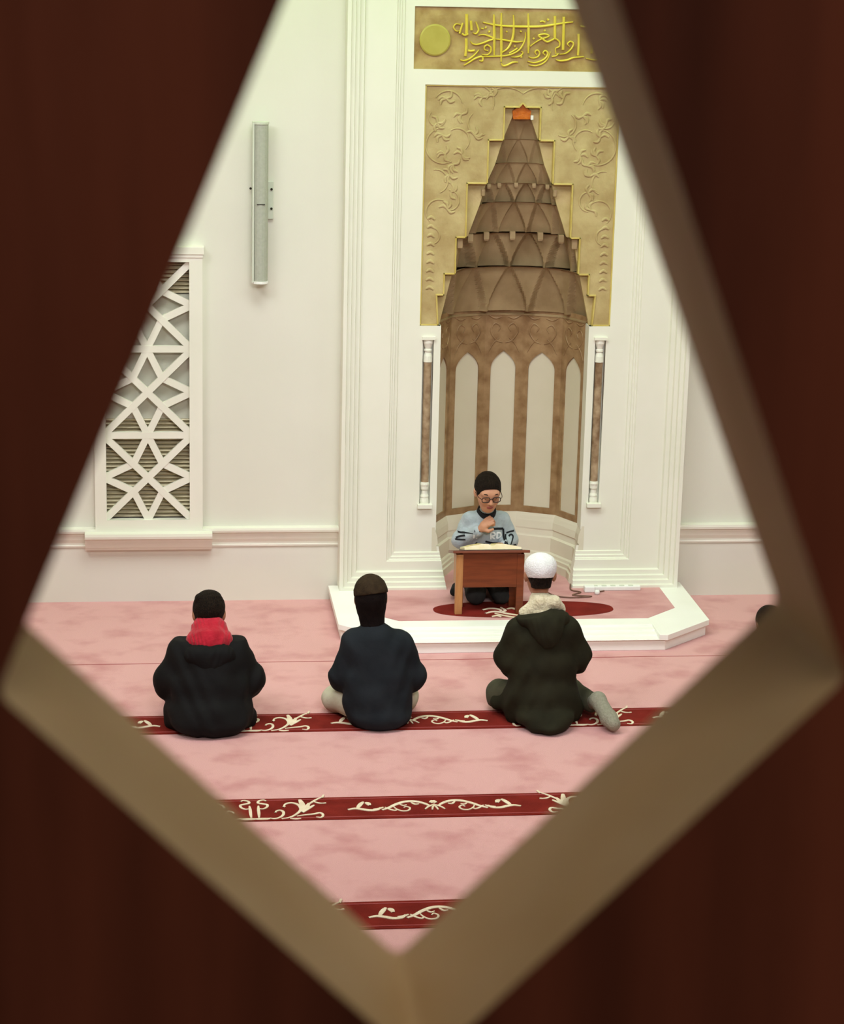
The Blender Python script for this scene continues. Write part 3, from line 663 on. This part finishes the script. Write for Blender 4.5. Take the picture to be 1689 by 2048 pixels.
# ------------------------------------------------------------------ figures: smooth-blended surfaces
class Field:
    def __init__(s, lo, hi, h):
        s.h = h; s.lo = np.array(lo, np.float32); s.n = np.ceil((np.array(hi)-np.array(lo))/h).astype(int)+1
        s.ax = [s.lo[i]+np.arange(s.n[i], dtype=np.float32)*h for i in range(3)]
        s.d = np.full(s.n, 1.0, np.float32)
    def grid(s, sl=None):
        sl = sl or (slice(None),)*3
        return np.meshgrid(s.ax[0][sl[0]], s.ax[1][sl[1]], s.ax[2][sl[2]], indexing='ij')
    def sub(s, lo, hi, m):
        out = []
        for i in range(3):
            a = int(max(0, math.floor((lo[i]-m-s.lo[i])/s.h))); b = int(min(s.n[i], math.ceil((hi[i]+m-s.lo[i])/s.h)+1)); out.append(slice(a, max(b, a+1)))
        return tuple(out)
    def add(s, p, g=0.0, k=.03):
        t = p[0]; kk = p[-1] if t == 'ck' or t == 'ek' else k
        if g < 0 and t in ('ck', 'ek'): g = 0.0
        if t[0] == 'c':
            a, b, ra, rb = np.array(p[1]), np.array(p[2]), p[3]+g, p[4]+g
            R = max(ra, rb); sl = s.sub(np.minimum(a, b)-R, np.maximum(a, b)+R, max(kk, .03)+.01)
            X, Y, Z = s.grid(sl); ba = b-a; L2 = float(ba@ba)+1e-9
            tt = np.clip(((X-a[0])*ba[0]+(Y-a[1])*ba[1]+(Z-a[2])*ba[2])/L2, 0, 1)
            d = np.sqrt((X-a[0]-tt*ba[0])**2+(Y-a[1]-tt*ba[1])**2+(Z-a[2]-tt*ba[2])**2)-(ra+(rb-ra)*tt)
        else:
            c, r = np.array(p[1]), np.array(p[2])+g; Rm = p[3] if len(p) > 3 and p[3] is not None else None
            R = r.max() if Rm is not None else r; sl = s.sub(c-R, c+R, max(kk, .03)+.01)
            X, Y, Z = s.grid(sl); X, Y, Z = X-c[0], Y-c[1], Z-c[2]
            if Rm is not None:
                Rm = np.array(Rm); X, Y, Z = (Rm[0, 0]*X+Rm[1, 0]*Y+Rm[2, 0]*Z, Rm[0, 1]*X+Rm[1, 1]*Y+Rm[2, 1]*Z, Rm[0, 2]*X+Rm[1, 2]*Y+Rm[2, 2]*Z)
            q = np.sqrt((X/r[0])**2+(Y/r[1])**2+(Z/r[2])**2); q2 = np.sqrt((X/r[0]**2)**2+(Y/r[1]**2)**2+(Z/r[2]**2)**2)+1e-6
            d = q*(q-1)/q2
            d = np.maximum(d, -float(r.min()))
        D = s.d[sl]; hh = np.clip(.5+.5*(D-d)/kk, 0, 1); s.d[sl] = D*(1-hh)+d*hh-kk*hh*(1-hh)
    def mesh(s, name):
        d = s.d; n = s.n
        d[0], d[-1] = 1, 1; d[:, 0], d[:, -1] = 1, 1; d[:, :, 0], d[:, :, -1] = 1, 1
        ins = d < 0; c = np.zeros(n-1, np.float32); P = np.zeros((*(n-1), 3), np.float32)
        corner = [(i, j, k) for i in (0, 1) for j in (0, 1) for k in (0, 1)]
        def S(A, o): return A[o[0]:n[0]-1+o[0], o[1]:n[1]-1+o[1], o[2]:n[2]-1+o[2]]
        anyc = sum(S(ins, o).astype(np.int8) for o in corner); act = (anyc > 0) & (anyc < 8)
        idx = np.argwhere(act)
        pos = np.zeros((len(idx), 3)); cnt = np.zeros(len(idx))
        for a in corner:
            for ax in range(3):
                if a[ax]: continue
                b = list(a); b[ax] = 1
                ia = idx+np.array(a); ib = idx+np.array(b)
                da = d[ia[:, 0], ia[:, 1], ia[:, 2]]; db = d[ib[:, 0], ib[:, 1], ib[:, 2]]
                m = (da < 0) != (db < 0); t = np.where(m, da/(da-db+1e-12), 0)
                pt = np.tile(np.array(a, float), (len(idx), 1)); pt[:, ax] = t
                pos += pt*m[:, None]; cnt += m
        pos = (idx+pos/cnt[:, None])*s.h+s.lo
        num = np.full(n-1, -1, np.int64); num[idx[:, 0], idx[:, 1], idx[:, 2]] = np.arange(len(idx))
        quads = []
        for ax in range(3):
            u, v = [(1, 2), (2, 0), (0, 1)][ax]
            A = ins[tuple(slice(0, n[i]-1) if i == ax else slice(None) for i in range(3))]
            B = ins[tuple(slice(1, n[i]) if i == ax else slice(None) for i in range(3))]
            e = np.argwhere(A != B); e = e[(e[:, u] > 0) & (e[:, v] > 0) & (e[:, u] < n[u]-1) & (e[:, v] < n[v]-1)]
            a_in = A[e[:, 0], e[:, 1], e[:, 2]]
            def N(du, dv):
                q = e.copy(); q[:, u] += du; q[:, v] += dv; return num[q[:, 0], q[:, 1], q[:, 2]]
            Q = np.stack([N(-1, -1), N(0, -1), N(0, 0), N(-1, 0)], 1); Q[~a_in] = Q[~a_in][:, ::-1]; quads.append(Q)
        Q = np.concatenate(quads); Q = Q[(Q >= 0).all(1)]
        me = bpy.data.meshes.new(name); me.vertices.add(len(pos)); me.vertices.foreach_set('co', pos.astype(np.float32).ravel())
        me.loops.add(Q.size); me.loops.foreach_set('vertex_index', Q.ravel().astype(np.int32))
        me.polygons.add(len(Q)); me.polygons.foreach_set('loop_start', np.arange(0, Q.size, 4, dtype=np.int32)); me.polygons.foreach_set('loop_total', np.full(len(Q), 4, np.int32))
        me.update(calc_edges=True); me.validate(); return me
def bounds(prims, g):
    lo = np.full(3, 9.); hi = np.full(3, -9.)
    for p in prims:
        if p[0][0] == 'c':
            R = max(p[3], p[4]); a, b = np.array(p[1]), np.array(p[2]); lo = np.minimum(lo, np.minimum(a, b)-R); hi = np.maximum(hi, np.maximum(a, b)+R)
        else:
            r = np.array(p[2], float); r = np.full(3, r.max()) if len(p) > 3 and p[3] is not None else r
            lo = np.minimum(lo, np.array(p[1])-r); hi = np.maximum(hi, np.array(p[1])+r)
    return lo-g-.03, hi+g+.03
def folds(X, Y, Z, amp, f=1.0, ph=0.0):
    a = np.sin(31*f*Z+9*f*np.sin(7*f*X+ph)+5*Y+ph)*np.sin(11*f*X+13*f*Y+ph*2)
    b = np.sin(17*f*X-23*f*Z+6*np.sin(9*f*Y+ph)+ph*3)
    return amp*(.6*a+.4*b)
def blob(name, prims, m, parent, g=0.0, h=.006, k=.03, cut=None, fold=0.0, fs=1.0, ph=0.0):
    lo, hi = bounds(prims, g); F = Field(lo, hi, h)
    for p in prims: F.add(p, g, k)
    if fold or cut:
        X, Y, Z = F.grid()
        if fold: F.d += folds(X, Y, Z, fold, fs, ph).astype(np.float32)
        if cut: F.d = np.maximum(F.d, cut(X, Y, Z)).astype(np.float32)
    return link_mesh(name, F.mesh(name), m, parent, smooth=True)
def rotx(a): c, s = math.cos(a), math.sin(a); return np.array(((1, 0, 0), (0, c, -s), (0, s, c)))
def rotz_(a): c, s = math.cos(a), math.sin(a); return np.array(((c, -s, 0), (s, c, 0), (0, 0, 1)))
def head_prims(C, R, s=1.0):
    """head facing local +y, centred between the ears; R rotates it"""
    C = np.array(C)
    def e(c, r, k=.02): return ('ek', tuple(C+R@(np.array(c)*s)), tuple(np.array(r)*s), R, k*s)
    def c_(a, b, ra, rb, k=.01): return ('ck', tuple(C+R@(np.array(a)*s)), tuple(C+R@(np.array(b)*s)), ra*s, rb*s, k*s)
    P = [e((0, -.012, .03), (.074, .092, .084)), e((0, .028, -.022), (.064, .066, .084), .03), e((0, .050, -.086), (.036, .036, .028), .035),
         e((0, .070, .028), (.054, .022, .02), .025), c_((0, .088, .012), (0, .107, -.022), .008, .0115, .012), e((0.013, .096, -.026), (.009, .010, .008), .008), e((-.013, .096, -.026), (.009, .010, .008), .008),
         e((0, .088, -.048), (.021, .012, .0075), .008), e((0, .085, -.059), (.018, .011, .007), .008)]
    for sd in (-1, 1):
        P += [e((sd*.033, .066, -.028), (.024, .022, .022), .02), e((sd*.031, .074, .008), (.013, .012, .0095), .006),
              e((sd*.074, -.004, -.008), (.009, .018, .030), .008), e((sd*.080, -.012, -.002), (.006, .014, .024), .006)]
    return P
def hand_prims(W, D, N, s=1.0, curl=.9, thumb=1):
    """wrist W, pointing D, palm normal N (side the fingers curl towards)"""
    W, D, N = [np.array(v, float) for v in (W, D, N)]; D /= np.linalg.norm(D); N -= D*(N@D); N /= np.linalg.norm(N); S = np.cross(D, N)
    P = [('ck', tuple(W), tuple(W+D*.035*s), .021*s, .024*s, .02), ('ck', tuple(W+D*.04*s-S*.018*s), tuple(W+D*.075*s-S*.024*s), .016*s, .013*s, .015),
         ('ck', tuple(W+D*.04*s+S*.018*s), tuple(W+D*.07*s+S*.026*s), .016*s, .012*s, .015), ('ck', tuple(W+D*.03*s), tuple(W+D*.075*s), .018*s, .014*s, .015)]
    for i, (off, L) in enumerate(((-.030, .80), (-.010, 1.0), (.010, .94), (.029, .74))):
        p = W+D*.078*s+S*off*s; a = .25*curl; q = p
        for j, l in enumerate((.036, .024, .019)):
            dirn = D*math.cos(a)+N*math.sin(a); q2 = q+dirn*l*L*s
            P.append(('ck', tuple(q), tuple(q2), (.0092-.0008*j)*s, (.0086-.0008*j)*s, .004)); q = q2; a += .95*curl
    t0 = W+D*.022*s-S*.022*s*thumb; t1 = t0+(D*.55-S*.7*thumb+N*.35)*.038*s; t2 = t1+(D*.85-S*.1*thumb+N*.45)*.034*s
    P += [('ck', tuple(t0), tuple(t1), .014*s, .0105*s, .012), ('ck', tuple(t1), tuple(t2), .0105*s, .0088*s, .006)]
    return P
def hair_on(root, C, R, s, cut_local, m='hair', extra=(), g=.008, name='hair', h=.004, fold=.0015):
    C = np.array(C)
    base = [('ek', tuple(C+R@(np.array((0, -.012, .03))*s)), tuple(np.array((.076, .094, .087))*s), R, .02)]+list(extra)
    def cut(X, Y, Z):
        x, y, z = X-C[0], Y-C[1], Z-C[2]
        lx, ly, lz = [(R[0, i]*x+R[1, i]*y+R[2, i]*z)/s for i in range(3)]
        return cut_local(lx, ly, lz)*s
    return blob(name, base, m, root, g, h, .02, cut, fold, 4.0)
def sits(name, label, loc, group=None, rotz=0):
    return thing('person', label, 'person', loc, rotz, group)

# ---- person in black jacket and crimson hood (left)
def kneeling_body(sh=.19, lean=.03, elx=.225, elz=.2, shz=.405):
    torso = [('e', (0, -.02, .13), (.165, .14, .12)), ('e', (0, 0, .25), (.150, .105, .13)), ('e', (0, lean, .36), (.165, .10, .10)), ('c', (-sh+.05, lean+.01, shz), (sh-.05, lean+.01, shz), .05, .05)]
    arms = []
    for s in (-1, 1):
        arms += [('c', (s*(sh-.03), lean+.01, shz-.005), (s*elx, .05, elz), .047, .042), ('c', (s*elx, .05, elz), (s*.11, .25, .165), .040, .030)]
    legs = []
    for s in (-1, 1):
        legs += [('c', (s*.09, -.0, .14), (s*.13, .36, .10), .085, .062), ('c', (s*.13, .36, .07), (s*.10, -.02, .06), .055, .045), ('c', (s*.10, -.04, .05), (s*.06, -.13, .035), .036, .028)]
    hands = []
    for s in (-1, 1): hands += hand_prims((s*.11, .25, .165), (-s*.25, 1, 0), (0, 0, -1), .95, .35, thumb=s)
    return torso, arms, legs, hands
def person_a(loc, label, red=True, jk='blackjk', sc=1.0):
    root = sits('person', label, loc); root.scale = (sc,)*3
    torso, arms, legs, hands = kneeling_body()
    C, R = (0, .125, .565), rotx(-.55)
    neck = [('c', (0, .05, .41), (0, .105, .53), .052, .050)]
    blob('body', torso+arms+legs+hands+neck+head_prims(C, R), 'skin2', root, -.016, .006, .03)
    jack = [('e', (0, -.015, .11), (.225, .19, .125)), ('e', (0, -.005, .23), (.212, .145, .15)), ('e', (0, .02, .35), (.190, .12, .115)), ('c', (-.12, .045, .400), (.12, .045, .400), .068, .068), ('c', (-.155, .02, .035), (.155, .02, .035), .085, .085), ('e', (0, -.10, .06), (.19, .12, .075))]
    for s in (-1, 1):
        jack += [('c', (s*.135, .045, .395), (s*.215, .05, .235), .072, .068), ('c', (s*.218, .05, .235), (s*.205, .09, .19), .066, .058), ('c', (s*.205, .09, .19), (s*.115, .235, .165), .056, .042)]
    cuty = lambda X, Y, Z: np.maximum(.004-Z, (Z-.462)+(Y-.06)*.0)
    blob('jacket', jack, jk, root, .0, .006, .042, cuty, .0065, 1.15, .7)
    blob('jacket_hood', [('e', (0, -.045, .415), (.115, .060, .048)), ('e', (-.06, -.055, .40), (.07, .045, .05)), ('e', (.06, -.055, .40), (.07, .045, .05)), ('e', (0, -.075, .36), (.07, .035, .05))], jk, root, .0, .005, .03, None, .003, 2.0, 2.0)
    if red:
        blob('red_hood', [('c', (0, .045, .455), (0, .07, .485), .115, .095), ('c', (0, .07, .485), (0, .10, .525), .088, .066), ('c', (-.07, .02, .465), (.07, .02, .465), .045, .045), ('c', (-.05, .05, .52), (.06, .05, .515), .028, .028)], 'redcl', root, 0, .004, .02,
             lambda X, Y, Z: .44-Z, .004, 2.4, 1.0)['label'] = 'crimson hood bunched round the neck'
    hair_on(root, C, R, 1.0, lambda x, y, z: np.maximum(np.maximum(-.040+(-z)*.9-.018+np.maximum(y, 0)*.9, y*.95-z*.55-.045), -.052-z), extra=[('ek', (-.045, .10, .66), (.018, .02, .014), None, .02), ('ek', (.02, .11, .665), (.03, .03, .012), None, .02)])
    blob('trousers', legs, 'darktr', root, .012, .008, .03, lambda X, Y, Z: .004-Z, .003)
    return root
pa = person_a((.252, 10.85, 0), 'person in black hooded jacket with a crimson hood round the neck, kneeling head bowed')
# ---- person at the far right, mostly behind the screen's edge
pd = person_a((3.215, 10.90, 0), 'person with dark hair at the far right, half hidden behind the screen edge', red=False, jk='navyjk', sc=.82)

# ---- person with brown hat and dark blue-grey top (middle)
def person_b(loc):
    root = sits('person', 'person in a dark blue-grey top and brown hat with pale trousers, sitting cross-legged', loc)
    C, R = (-.038, .075, .652), rotx(-.15)
    torso = [('e', (0, -.02, .12), (.155, .13, .11)), ('e', (0, 0, .26), (.145, .10, .14)), ('e', (-.01, .02, .40), (.16, .095, .11)), ('c', (-.13, .025, .455), (.12, .025, .435), .05, .05)]
    arms = [('c', (-.145, .025, .45), (-.20, .05, .23), .045, .040), ('c', (-.20, .05, .23), (-.13, .24, .17), .038, .030), ('c', (.135, .025, .43), (.215, .05, .22), .045, .040), ('c', (.215, .05, .22), (.13, .24, .17), .038, .030)]
    legs = []
    for s in (-1, 1):
        kx = .205 if s < 0 else .165
        legs += [('c', (s*.08, .0, .10), (s*kx, .17, .085), .078, .056), ('c', (s*kx, .17, .07), (-s*.02, .30, .05), .052, .040), ('c', (-s*.02, .30, .045), (-s*.10, .33, .04), .034, .028)]
    hands = hand_prims((-.13, .24, .17), (.3, 1, -.1), (0, 0, -1), .95, .35, -1)+hand_prims((.13, .24, .17), (-.3, 1, -.1), (0, 0, -1), .95, .35, 1)
    neck = [('c', (-.015, .03, .45), (-.03, .06, .62), .052, .052)]
    blob('body', torso+arms+legs+hands+neck+head_prims(C, R), 'skin2', root, -.016, .006, .03)
    jack = [('e', (0, -.005, .13), (.180, .145, .13)), ('e', (0, .0, .24), (.182, .125, .16)), ('e', (-.008, .02, .38), (.172, .112, .13)), ('c', (-.115, .03, .44), (.105, .03, .425), .062, .062), ('c', (-.02, .03, .455), (-.028, .045, .52), .085, .058), ('e', (.01, -.07, .06), (.150, .10, .07)), ('c', (-.07, 0, .06), (.09, 0, .06), .085, .085)]
    jack += [('c', (-.125, .03, .43), (-.187, .045, .25), .060, .054), ('c', (-.187, .045, .25), (-.18, .08, .205), .052, .046), ('c', (-.18, .08, .205), (-.13, .22, .17), .046, .038),
             ('c', (.125, .03, .415), (.20, .045, .24), .060, .054), ('c', (.20, .045, .24), (.195, .08, .20), .052, .046), ('c', (.195, .08, .20), (.13, .22, .17), .046, .038)]
    blob('jacket', jack, 'navyjk', root, .0, .006, .042, lambda X, Y, Z: np.maximum(.004-Z, Z-.555), .005, 1.1, 2.0)
    blob('hood', [('c', (-.03, .045, .535), (-.036, .055, .60), .064, .072), ('ek', tuple(np.array(C)+(0, -.012, .0)), (.079, .092, .085), R, .03), ('ek', tuple(np.array(C)+(0, -.012, .03)), (.077, .095, .087), R, .03)], 'darkhood', root, 0, .004, .02,
         lambda X, Y, Z: np.maximum(Z-.71, (Y-.10)*.8), .0015, 3.0)
    hair_on(root, C, R, 1.0, lambda x, y, z: -(z-.022+.15*y-.12*x), m='brownhat', g=.013, name='hat', fold=.0015)['label'] = 'brown wool hat'
    blob('trousers', legs, 'beige', root, .010, .006, .03, lambda X, Y, Z: .004-Z, .004, 1.4, 1.0)['label'] = 'pale beige trousers'
    return root
pb = person_b((1.118, 10.86, 0))

# ---- person with white cap and olive parka (right)
def person_c(loc):
    root = sits('person', 'person in a dark olive parka and white knitted cap, sitting with one grey-socked foot out', loc)
    C, R = (-.022, .095, .765), rotx(-.12)
    torso = [('e', (0, -.02, .13), (.165, .14, .12)), ('e', (-.01, 0, .28), (.155, .105, .15)), ('e', (-.015, .02, .45), (.165, .10, .12)), ('c', (-.13, .03, .51), (.12, .03, .51), .05, .05)]
    arms = []
    for s in (-1, 1): arms += [('c', (s*.14, .03, .505), (s*.20, .06, .30), .045, .040), ('c', (s*.20, .06, .30), (s*.11, .25, .24), .038, .03)]
    legs = [('c', (-.08, 0, .11), (-.20, .16, .10), .085, .062), ('c', (-.20, .16, .08), (.02, .28, .05), .055, .042), ('c', (.02, .28, .045), (.10, .30, .04), .034, .028),
            ('c', (.09, 0, .11), (.16, .30, .09), .082, .065), ('c', (.16, .30, .08), (.265, .03, .085), .055, .042), ('c', (.265, .03, .085), (.285, -.05, .12), .038, .034), ('c', (.285, -.06, .12), (.335, -.215, .042), .034, .027)]
    hands = hand_prims((-.11, .25, .24), (.3, 1, -.1), (0, 0, -1), .95, .35, -1)+hand_prims((.11, .25, .24), (-.3, 1, -.1), (0, 0, -1), .95, .35, 1)
    neck = [('c', (-.015, .04, .53), (-.02, .075, .70), .054, .054)]
    blob('body', torso+arms+legs+hands+neck+head_prims(C, R), 'skin2', root, -.016, .006, .03)
    jack = [('e', (-.005, -.005, .14), (.195, .165, .15)), ('e', (-.005, .0, .28), (.178, .135, .17)), ('e', (-.012, .02, .43), (.170, .120, .14)), ('c', (-.12, .035, .49), (.105, .035, .49), .066, .066),
            ('c', (-.12, .0, .06), (.13, .0, .06), .085, .085), ('e', (.0, -.12, .06), (.15, .11, .065)), ('c', (-.10, .02, .12), (-.215, .09, .07), .07, .045), ('e', (.0, -.17, .035), (.10, .09, .035))]
    jack += [('c', (-.135, .035, .48), (-.185, .05, .33), .066, .064), ('c', (-.185, .05, .33), (-.165, .10, .28), .062, .052), ('c', (-.165, .10, .28), (-.10, .23, .24), .05, .04),
             ('c', (.115, .035, .48), (.190, .05, .34), .066, .064), ('c', (.190, .05, .34), (.185, .10, .28), .062, .052), ('c', (.185, .10, .28), (.10, .23, .24), .05, .04)]
    blob('parka', jack, 'greenjk', root, .0, .006, .042, lambda X, Y, Z: np.maximum(.004-Z, Z-.565), .0075, 1.1, 4.0)
    blob('parka_hood', [('e', (-.02, -.02, .56), (.125, .085, .055)), ('c', (-.10, .01, .545), (.08, .01, .545), .05, .05), ('e', (-.005, -.075, .515), (.085, .05, .065)), ('e', (.0, -.09, .47), (.05, .035, .05))], 'greenjk', root, 0, .005, .03, lambda X, Y, Z: (Z-.60)-(.25*(X+.02)), .003, 2.0, 1.0)
    blob('fleece_collar', [('c', (-.10, .04, .575), (-.03, .025, .635), .035, .035), ('c', (-.03, .025, .635), (.045, .03, .635), .033, .033), ('c', (.045, .03, .635), (.085, .06, .59), .033, .03), ('c', (-.02, .05, .58), (-.02, .06, .63), .075, .06)], 'fleece', root, 0, .004, .02, None, .002, 4.0)['label'] = 'cream fleece collar'
    hair_on(root, C, R, 1.0, lambda x, y, z: np.maximum(np.maximum(-z-.062+np.maximum(y+.03, 0)*1.2, z-.03), y-.02), extra=[('ek', tuple(np.array(C)+(0, -.045, -.045)), (.05, .04, .05), None, .03)], g=.0)
    hair_on(root, C, R, 1.0, lambda x, y, z: -(z+.012+.1*y), m='whitecap', g=.001, name='knitted_cap', fold=.001, extra=[('ek', tuple(np.array(C)+(0, -.012, .045)), (.076, .088, .066), None, .01), ('ck', tuple(np.array(C)+(-.03, -.012, .055)), tuple(np.array(C)+(.03, -.012, .055)), .046, .046, .03)])['label'] = 'white knitted cap'
    blob('trousers', legs[:5], 'greentr', root, .012, .006, .03, lambda X, Y, Z: .004-Z, .004, 1.4)
    blob('sock', [('ck', (.275, .0, .095), (.285, -.05, .125), .040, .042, .02), ('ck', (.285, -.055, .12), (.322, -.17, .068), .042, .040, .02), ('ck', (.322, -.17, .064), (.338, -.215, .050), .044, .036, .02)], 'sock', root, 0, .004, .02, lambda X, Y, Z: .004-Z, .001, 3.0)['label'] = 'grey ankle sock'
    return root
pc = person_c((1.985, 10.86, 0))

# ---- boy reading at the desk
def project_print(bm, me_obj, strokes, wd, from_y, off=.002):
    me = me_obj.data; vs = [v.co.copy() for v in me.vertices]; bvh = BVHTree.FromPolygons(vs, [tuple(p.vertices) for p in me.polygons])
    def fn(u, v, h):
        hit = bvh.ray_cast(Vector((u, from_y, v)), Vector((0, -1, 0)))
        if hit[0] is None: hit = bvh.find_nearest(Vector((u, from_y*.5, v)))
        return tuple(hit[0]+Vector((0, off+h*.3, 0)))
    for pts in strokes: ribbon(bm, pts, wd, fn, .003, taper=False, sub=4)
def boy(loc):
    root = sits('person', 'boy in glasses and grey-blue sweater with black print, kneeling behind the desk', loc, rotz=PI)
    s = .96; C, R = (.010, .125, .672), rotz_(.10) @ rotx(-.34)
    torso = [('e', (0, -.01, .13), (.12, .10, .10)), ('e', (0, .0, .26), (.108, .08, .13)), ('e', (0, .015, .40), (.115, .075, .11)), ('c', (-.095, .02, .475), (.095, .02, .475), .038, .038)]
    arms = [('c', (-.105, .02, .47), (-.150, .03, .345), .036, .033), ('c', (-.150, .03, .345), (-.085, .16, .345), .031, .024),
            ('c', (.105, .02, .47), (.155, .03, .345), .036, .033), ('c', (.155, .03, .345), (.045, .135, .44), .031, .022)]
    legs = []
    for q in (-1, 1): legs += [('c', (q*.06, 0, .12), (q*.078, .225, .075), .065, .050), ('c', (q*.078, .225, .06), (q*.07, -.04, .05), .044, .036), ('c', (q*.07, -.05, .045), (q*.04, -.14, .03), .03, .024)]
    hands = hand_prims((.050, .130, .440), (-.55, .25, .65), (-.45, -.35, -.3), .90, 1.65, 1)+hand_prims((-.085, .16, .345), (.9, .45, .12), (0, .2, -1), .80, .5, -1)
    neck = [('c', (0, .03, .49), (0, .065, .62), .040, .042)]
    blob('body', torso+arms+legs+hands+neck+head_prims(C, R, s), 'skin', root, -.009, .004, .02)
    sw = [('e', (0, .0, .24), (.135, .10, .17)), ('e', (0, .02, .40), (.135, .095, .13)), ('c', (-.085, .025, .475), (.085, .025, .475), .05, .05), ('c', (0, .03, .49), (0, .045, .525), .07, .052)]
    sw += [('c', (-.10, .02, .465), (-.152, .03, .35), .050, .046), ('c', (-.152, .03, .345), (-.098, .145, .345), .044, .032),
           ('c', (.10, .02, .465), (.155, .03, .35), .050, .046), ('c', (.155, .03, .345), (.062, .122, .428), .045, .033)]
    so = blob('sweater', sw, 'sweater', root, .0, .0045, .025, lambda X, Y, Z: np.maximum(Z-.540-.35*(-(Y-.04)), .12-Z), .003, 1.6, .5)
    blob('collar', [('c', (0, .038, .515), (0, .050, .545), .063, .055)], 'blackprint', root, 0, .004, .015, lambda X, Y, Z: np.maximum(np.maximum(.512-Z-.45*(Y-.04), Z-.552+.45*(Y-.04)), .045-np.sqrt(X**2+(Y-.045)**2)), 0)['label'] = 'black sweater neckband'
    # prints (in the figure's own frame x runs to the picture's left)
    bm = bmesh.new(); project_print(bm, so, [[(-.098, .432), (-.07, .436), (-.03, .438)], [(.05, .436), (.085, .434)]], .013, .5); obj('black_lettering', bm, 'blackprint', root)
    bm = bmesh.new(); project_print(bm, so, [[(-.098, .432), (-.100, .395), (-.098, .355)], [(-.075, .345), (-.03, .350), (.012, .362)]], .012, .5); obj('black_lettering', bm, 'blackprint', root)
    bm = bmesh.new(); project_print(bm, so, [[(-.118, .404), (-.140, .410), (-.168, .412)], [(-.114, .398), (-.110, .372), (-.116, .345)], [(-.132, .386), (-.148, .394), (-.160, .380), (-.144, .356), (-.130, .340)], [(-.130, .338), (-.155, .334), (-.180, .330)]], .010, .5); obj('black_lettering', bm, 'blackprint', root)
    bm = bmesh.new(); project_print(bm, so, [[(.135, .412), (.165, .408), (.195, .410)], [(.135, .398), (.160, .388), (.185, .374)], [(.132, .372), (.160, .368), (.190, .366)]], .010, .5); obj('black_lettering', bm, 'blackprint', root)
    bm = bmesh.new(); project_print(bm, so, [[(.06, .352), (.07, .335), (.065, .315)]], .010, .5); obj('black_lettering', bm, 'blackprint', root)
    bm = bmesh.new(); project_print(bm, so, [[(.015, .345), (.03, .33), (.02, .31)]], .010, .5); obj('black_lettering', bm, 'blackprint', root)
    bm = bmesh.new(); project_print(bm, so, [[(-.02, .375), (-.02, .415), (-.042, .413), (-.044, .398), (-.024, .394), (-.044, .375)], [(-.058, .415), (-.058, .378)], [(-.058, .414), (-.080, .408), (-.082, .388), (-.060, .378)], [(.065, .415), (.068, .380)], [(.085, .412), (.085, .385)]], .009, .5)
    obj('white_lettering', bm, 'whiteprint', root)
    hair_on(root, C, R, s, lambda x, y, z: np.maximum((y-.050)-(z-.040)*1.0-np.maximum(np.abs(x)-.040, 0)*1.0, -z-.034+np.maximum(y-.022, 0)*1.6), g=.006, h=.0035, fold=.0022)
    # features
    Cn = np.array(C); T = lambda p: Cn+R@(np.array(p)*s)
    bm = bmesh.new()
    for q in (-1, 1):
        tube(bm, [T((q*.048, .078, .031)), T((q*.034, .088, .036)), T((q*.016, .091, .032))], .0032, 6)
    obj('eyebrow', bm, 'hair', root)
    bm = bmesh.new()
    for q in (-1, 1):
        tube(bm, [T((q*.043, .0795, .006)), T((q*.031, .0868, .002)), T((q*.019, .083, .004))], .0022, 6)
    obj('eyelashes', bm, 'hair', root)
    bm = bmesh.new(); tube(bm, [T((-.021, .0935, -.052)), T((-.008, .0995, -.0505)), T((0, .1, -.052)), T((.008, .0995, -.0505)), T((.021, .0935, -.052))], .0036, 8)
    tube(bm, [T((-.017, .0925, -.060)), T((0, .0975, -.062)), T((.017, .0925, -.060))], .0038, 8); obj('lips', bm, 'lips', root, smooth=True)
    gl = bpy.data.objects.new('glasses', None); COL.objects.link(gl); gl.parent = root
    for q in (-1, 1):
        bm = bmesh.new(); L = []
        for i in range(17):
            a = 2*PI*i/16; L.append(T((q*.034+.025*np.sign(math.cos(a))*abs(math.cos(a))**.7, .100-.012*abs(.0)-.004*(1 if 0 else 0), .004+.018*np.sign(math.sin(a))*abs(math.sin(a))**.7)))
        tube(bm, L, .0028, 6, sub=2); obj('rim', bm, 'frame', gl)
        bm = bmesh.new(); tube(bm, [T((q*.059, .099, .008)), T((q*.075, .07, .008)), T((q*.081, .0, .004))], .002, 6); obj('temple', bm, 'frame', gl)
        bm = bmesh.new(); pts = [T((q*.034+.024*math.cos(a), .100, .004+.017*math.sin(a))) for a in np.linspace(0, 2*PI, 16, endpoint=False)]
        ptb = [T((q*.034+.024*math.cos(a), .0985, .004+.017*math.sin(a))) for a in np.linspace(0, 2*PI, 16, endpoint=False)]
        loft(bm, [[tuple(p) for p in pts], [tuple(p) for p in ptb]]); obj('lens', bm, 'glass', gl)
    bm = bmesh.new(); tube(bm, [T((-.010, .1, .010)), T((0, .104, .013)), T((.010, .1, .010))], .0024, 6); obj('bridge', bm, 'frame', gl)
    blob('trousers', legs, 'darktr', root, .008, .005, .025, lambda X, Y, Z: .0035-Z, .003, 1.6)
    blob('black_sock', [('c', (.165, .02, .05), (.190, .10, .045), .030, .026)], 'blacksock', root, 0, .005, .02, lambda X, Y, Z: .0035-Z)
    return root
boy((1.948, 12.80, .1025))
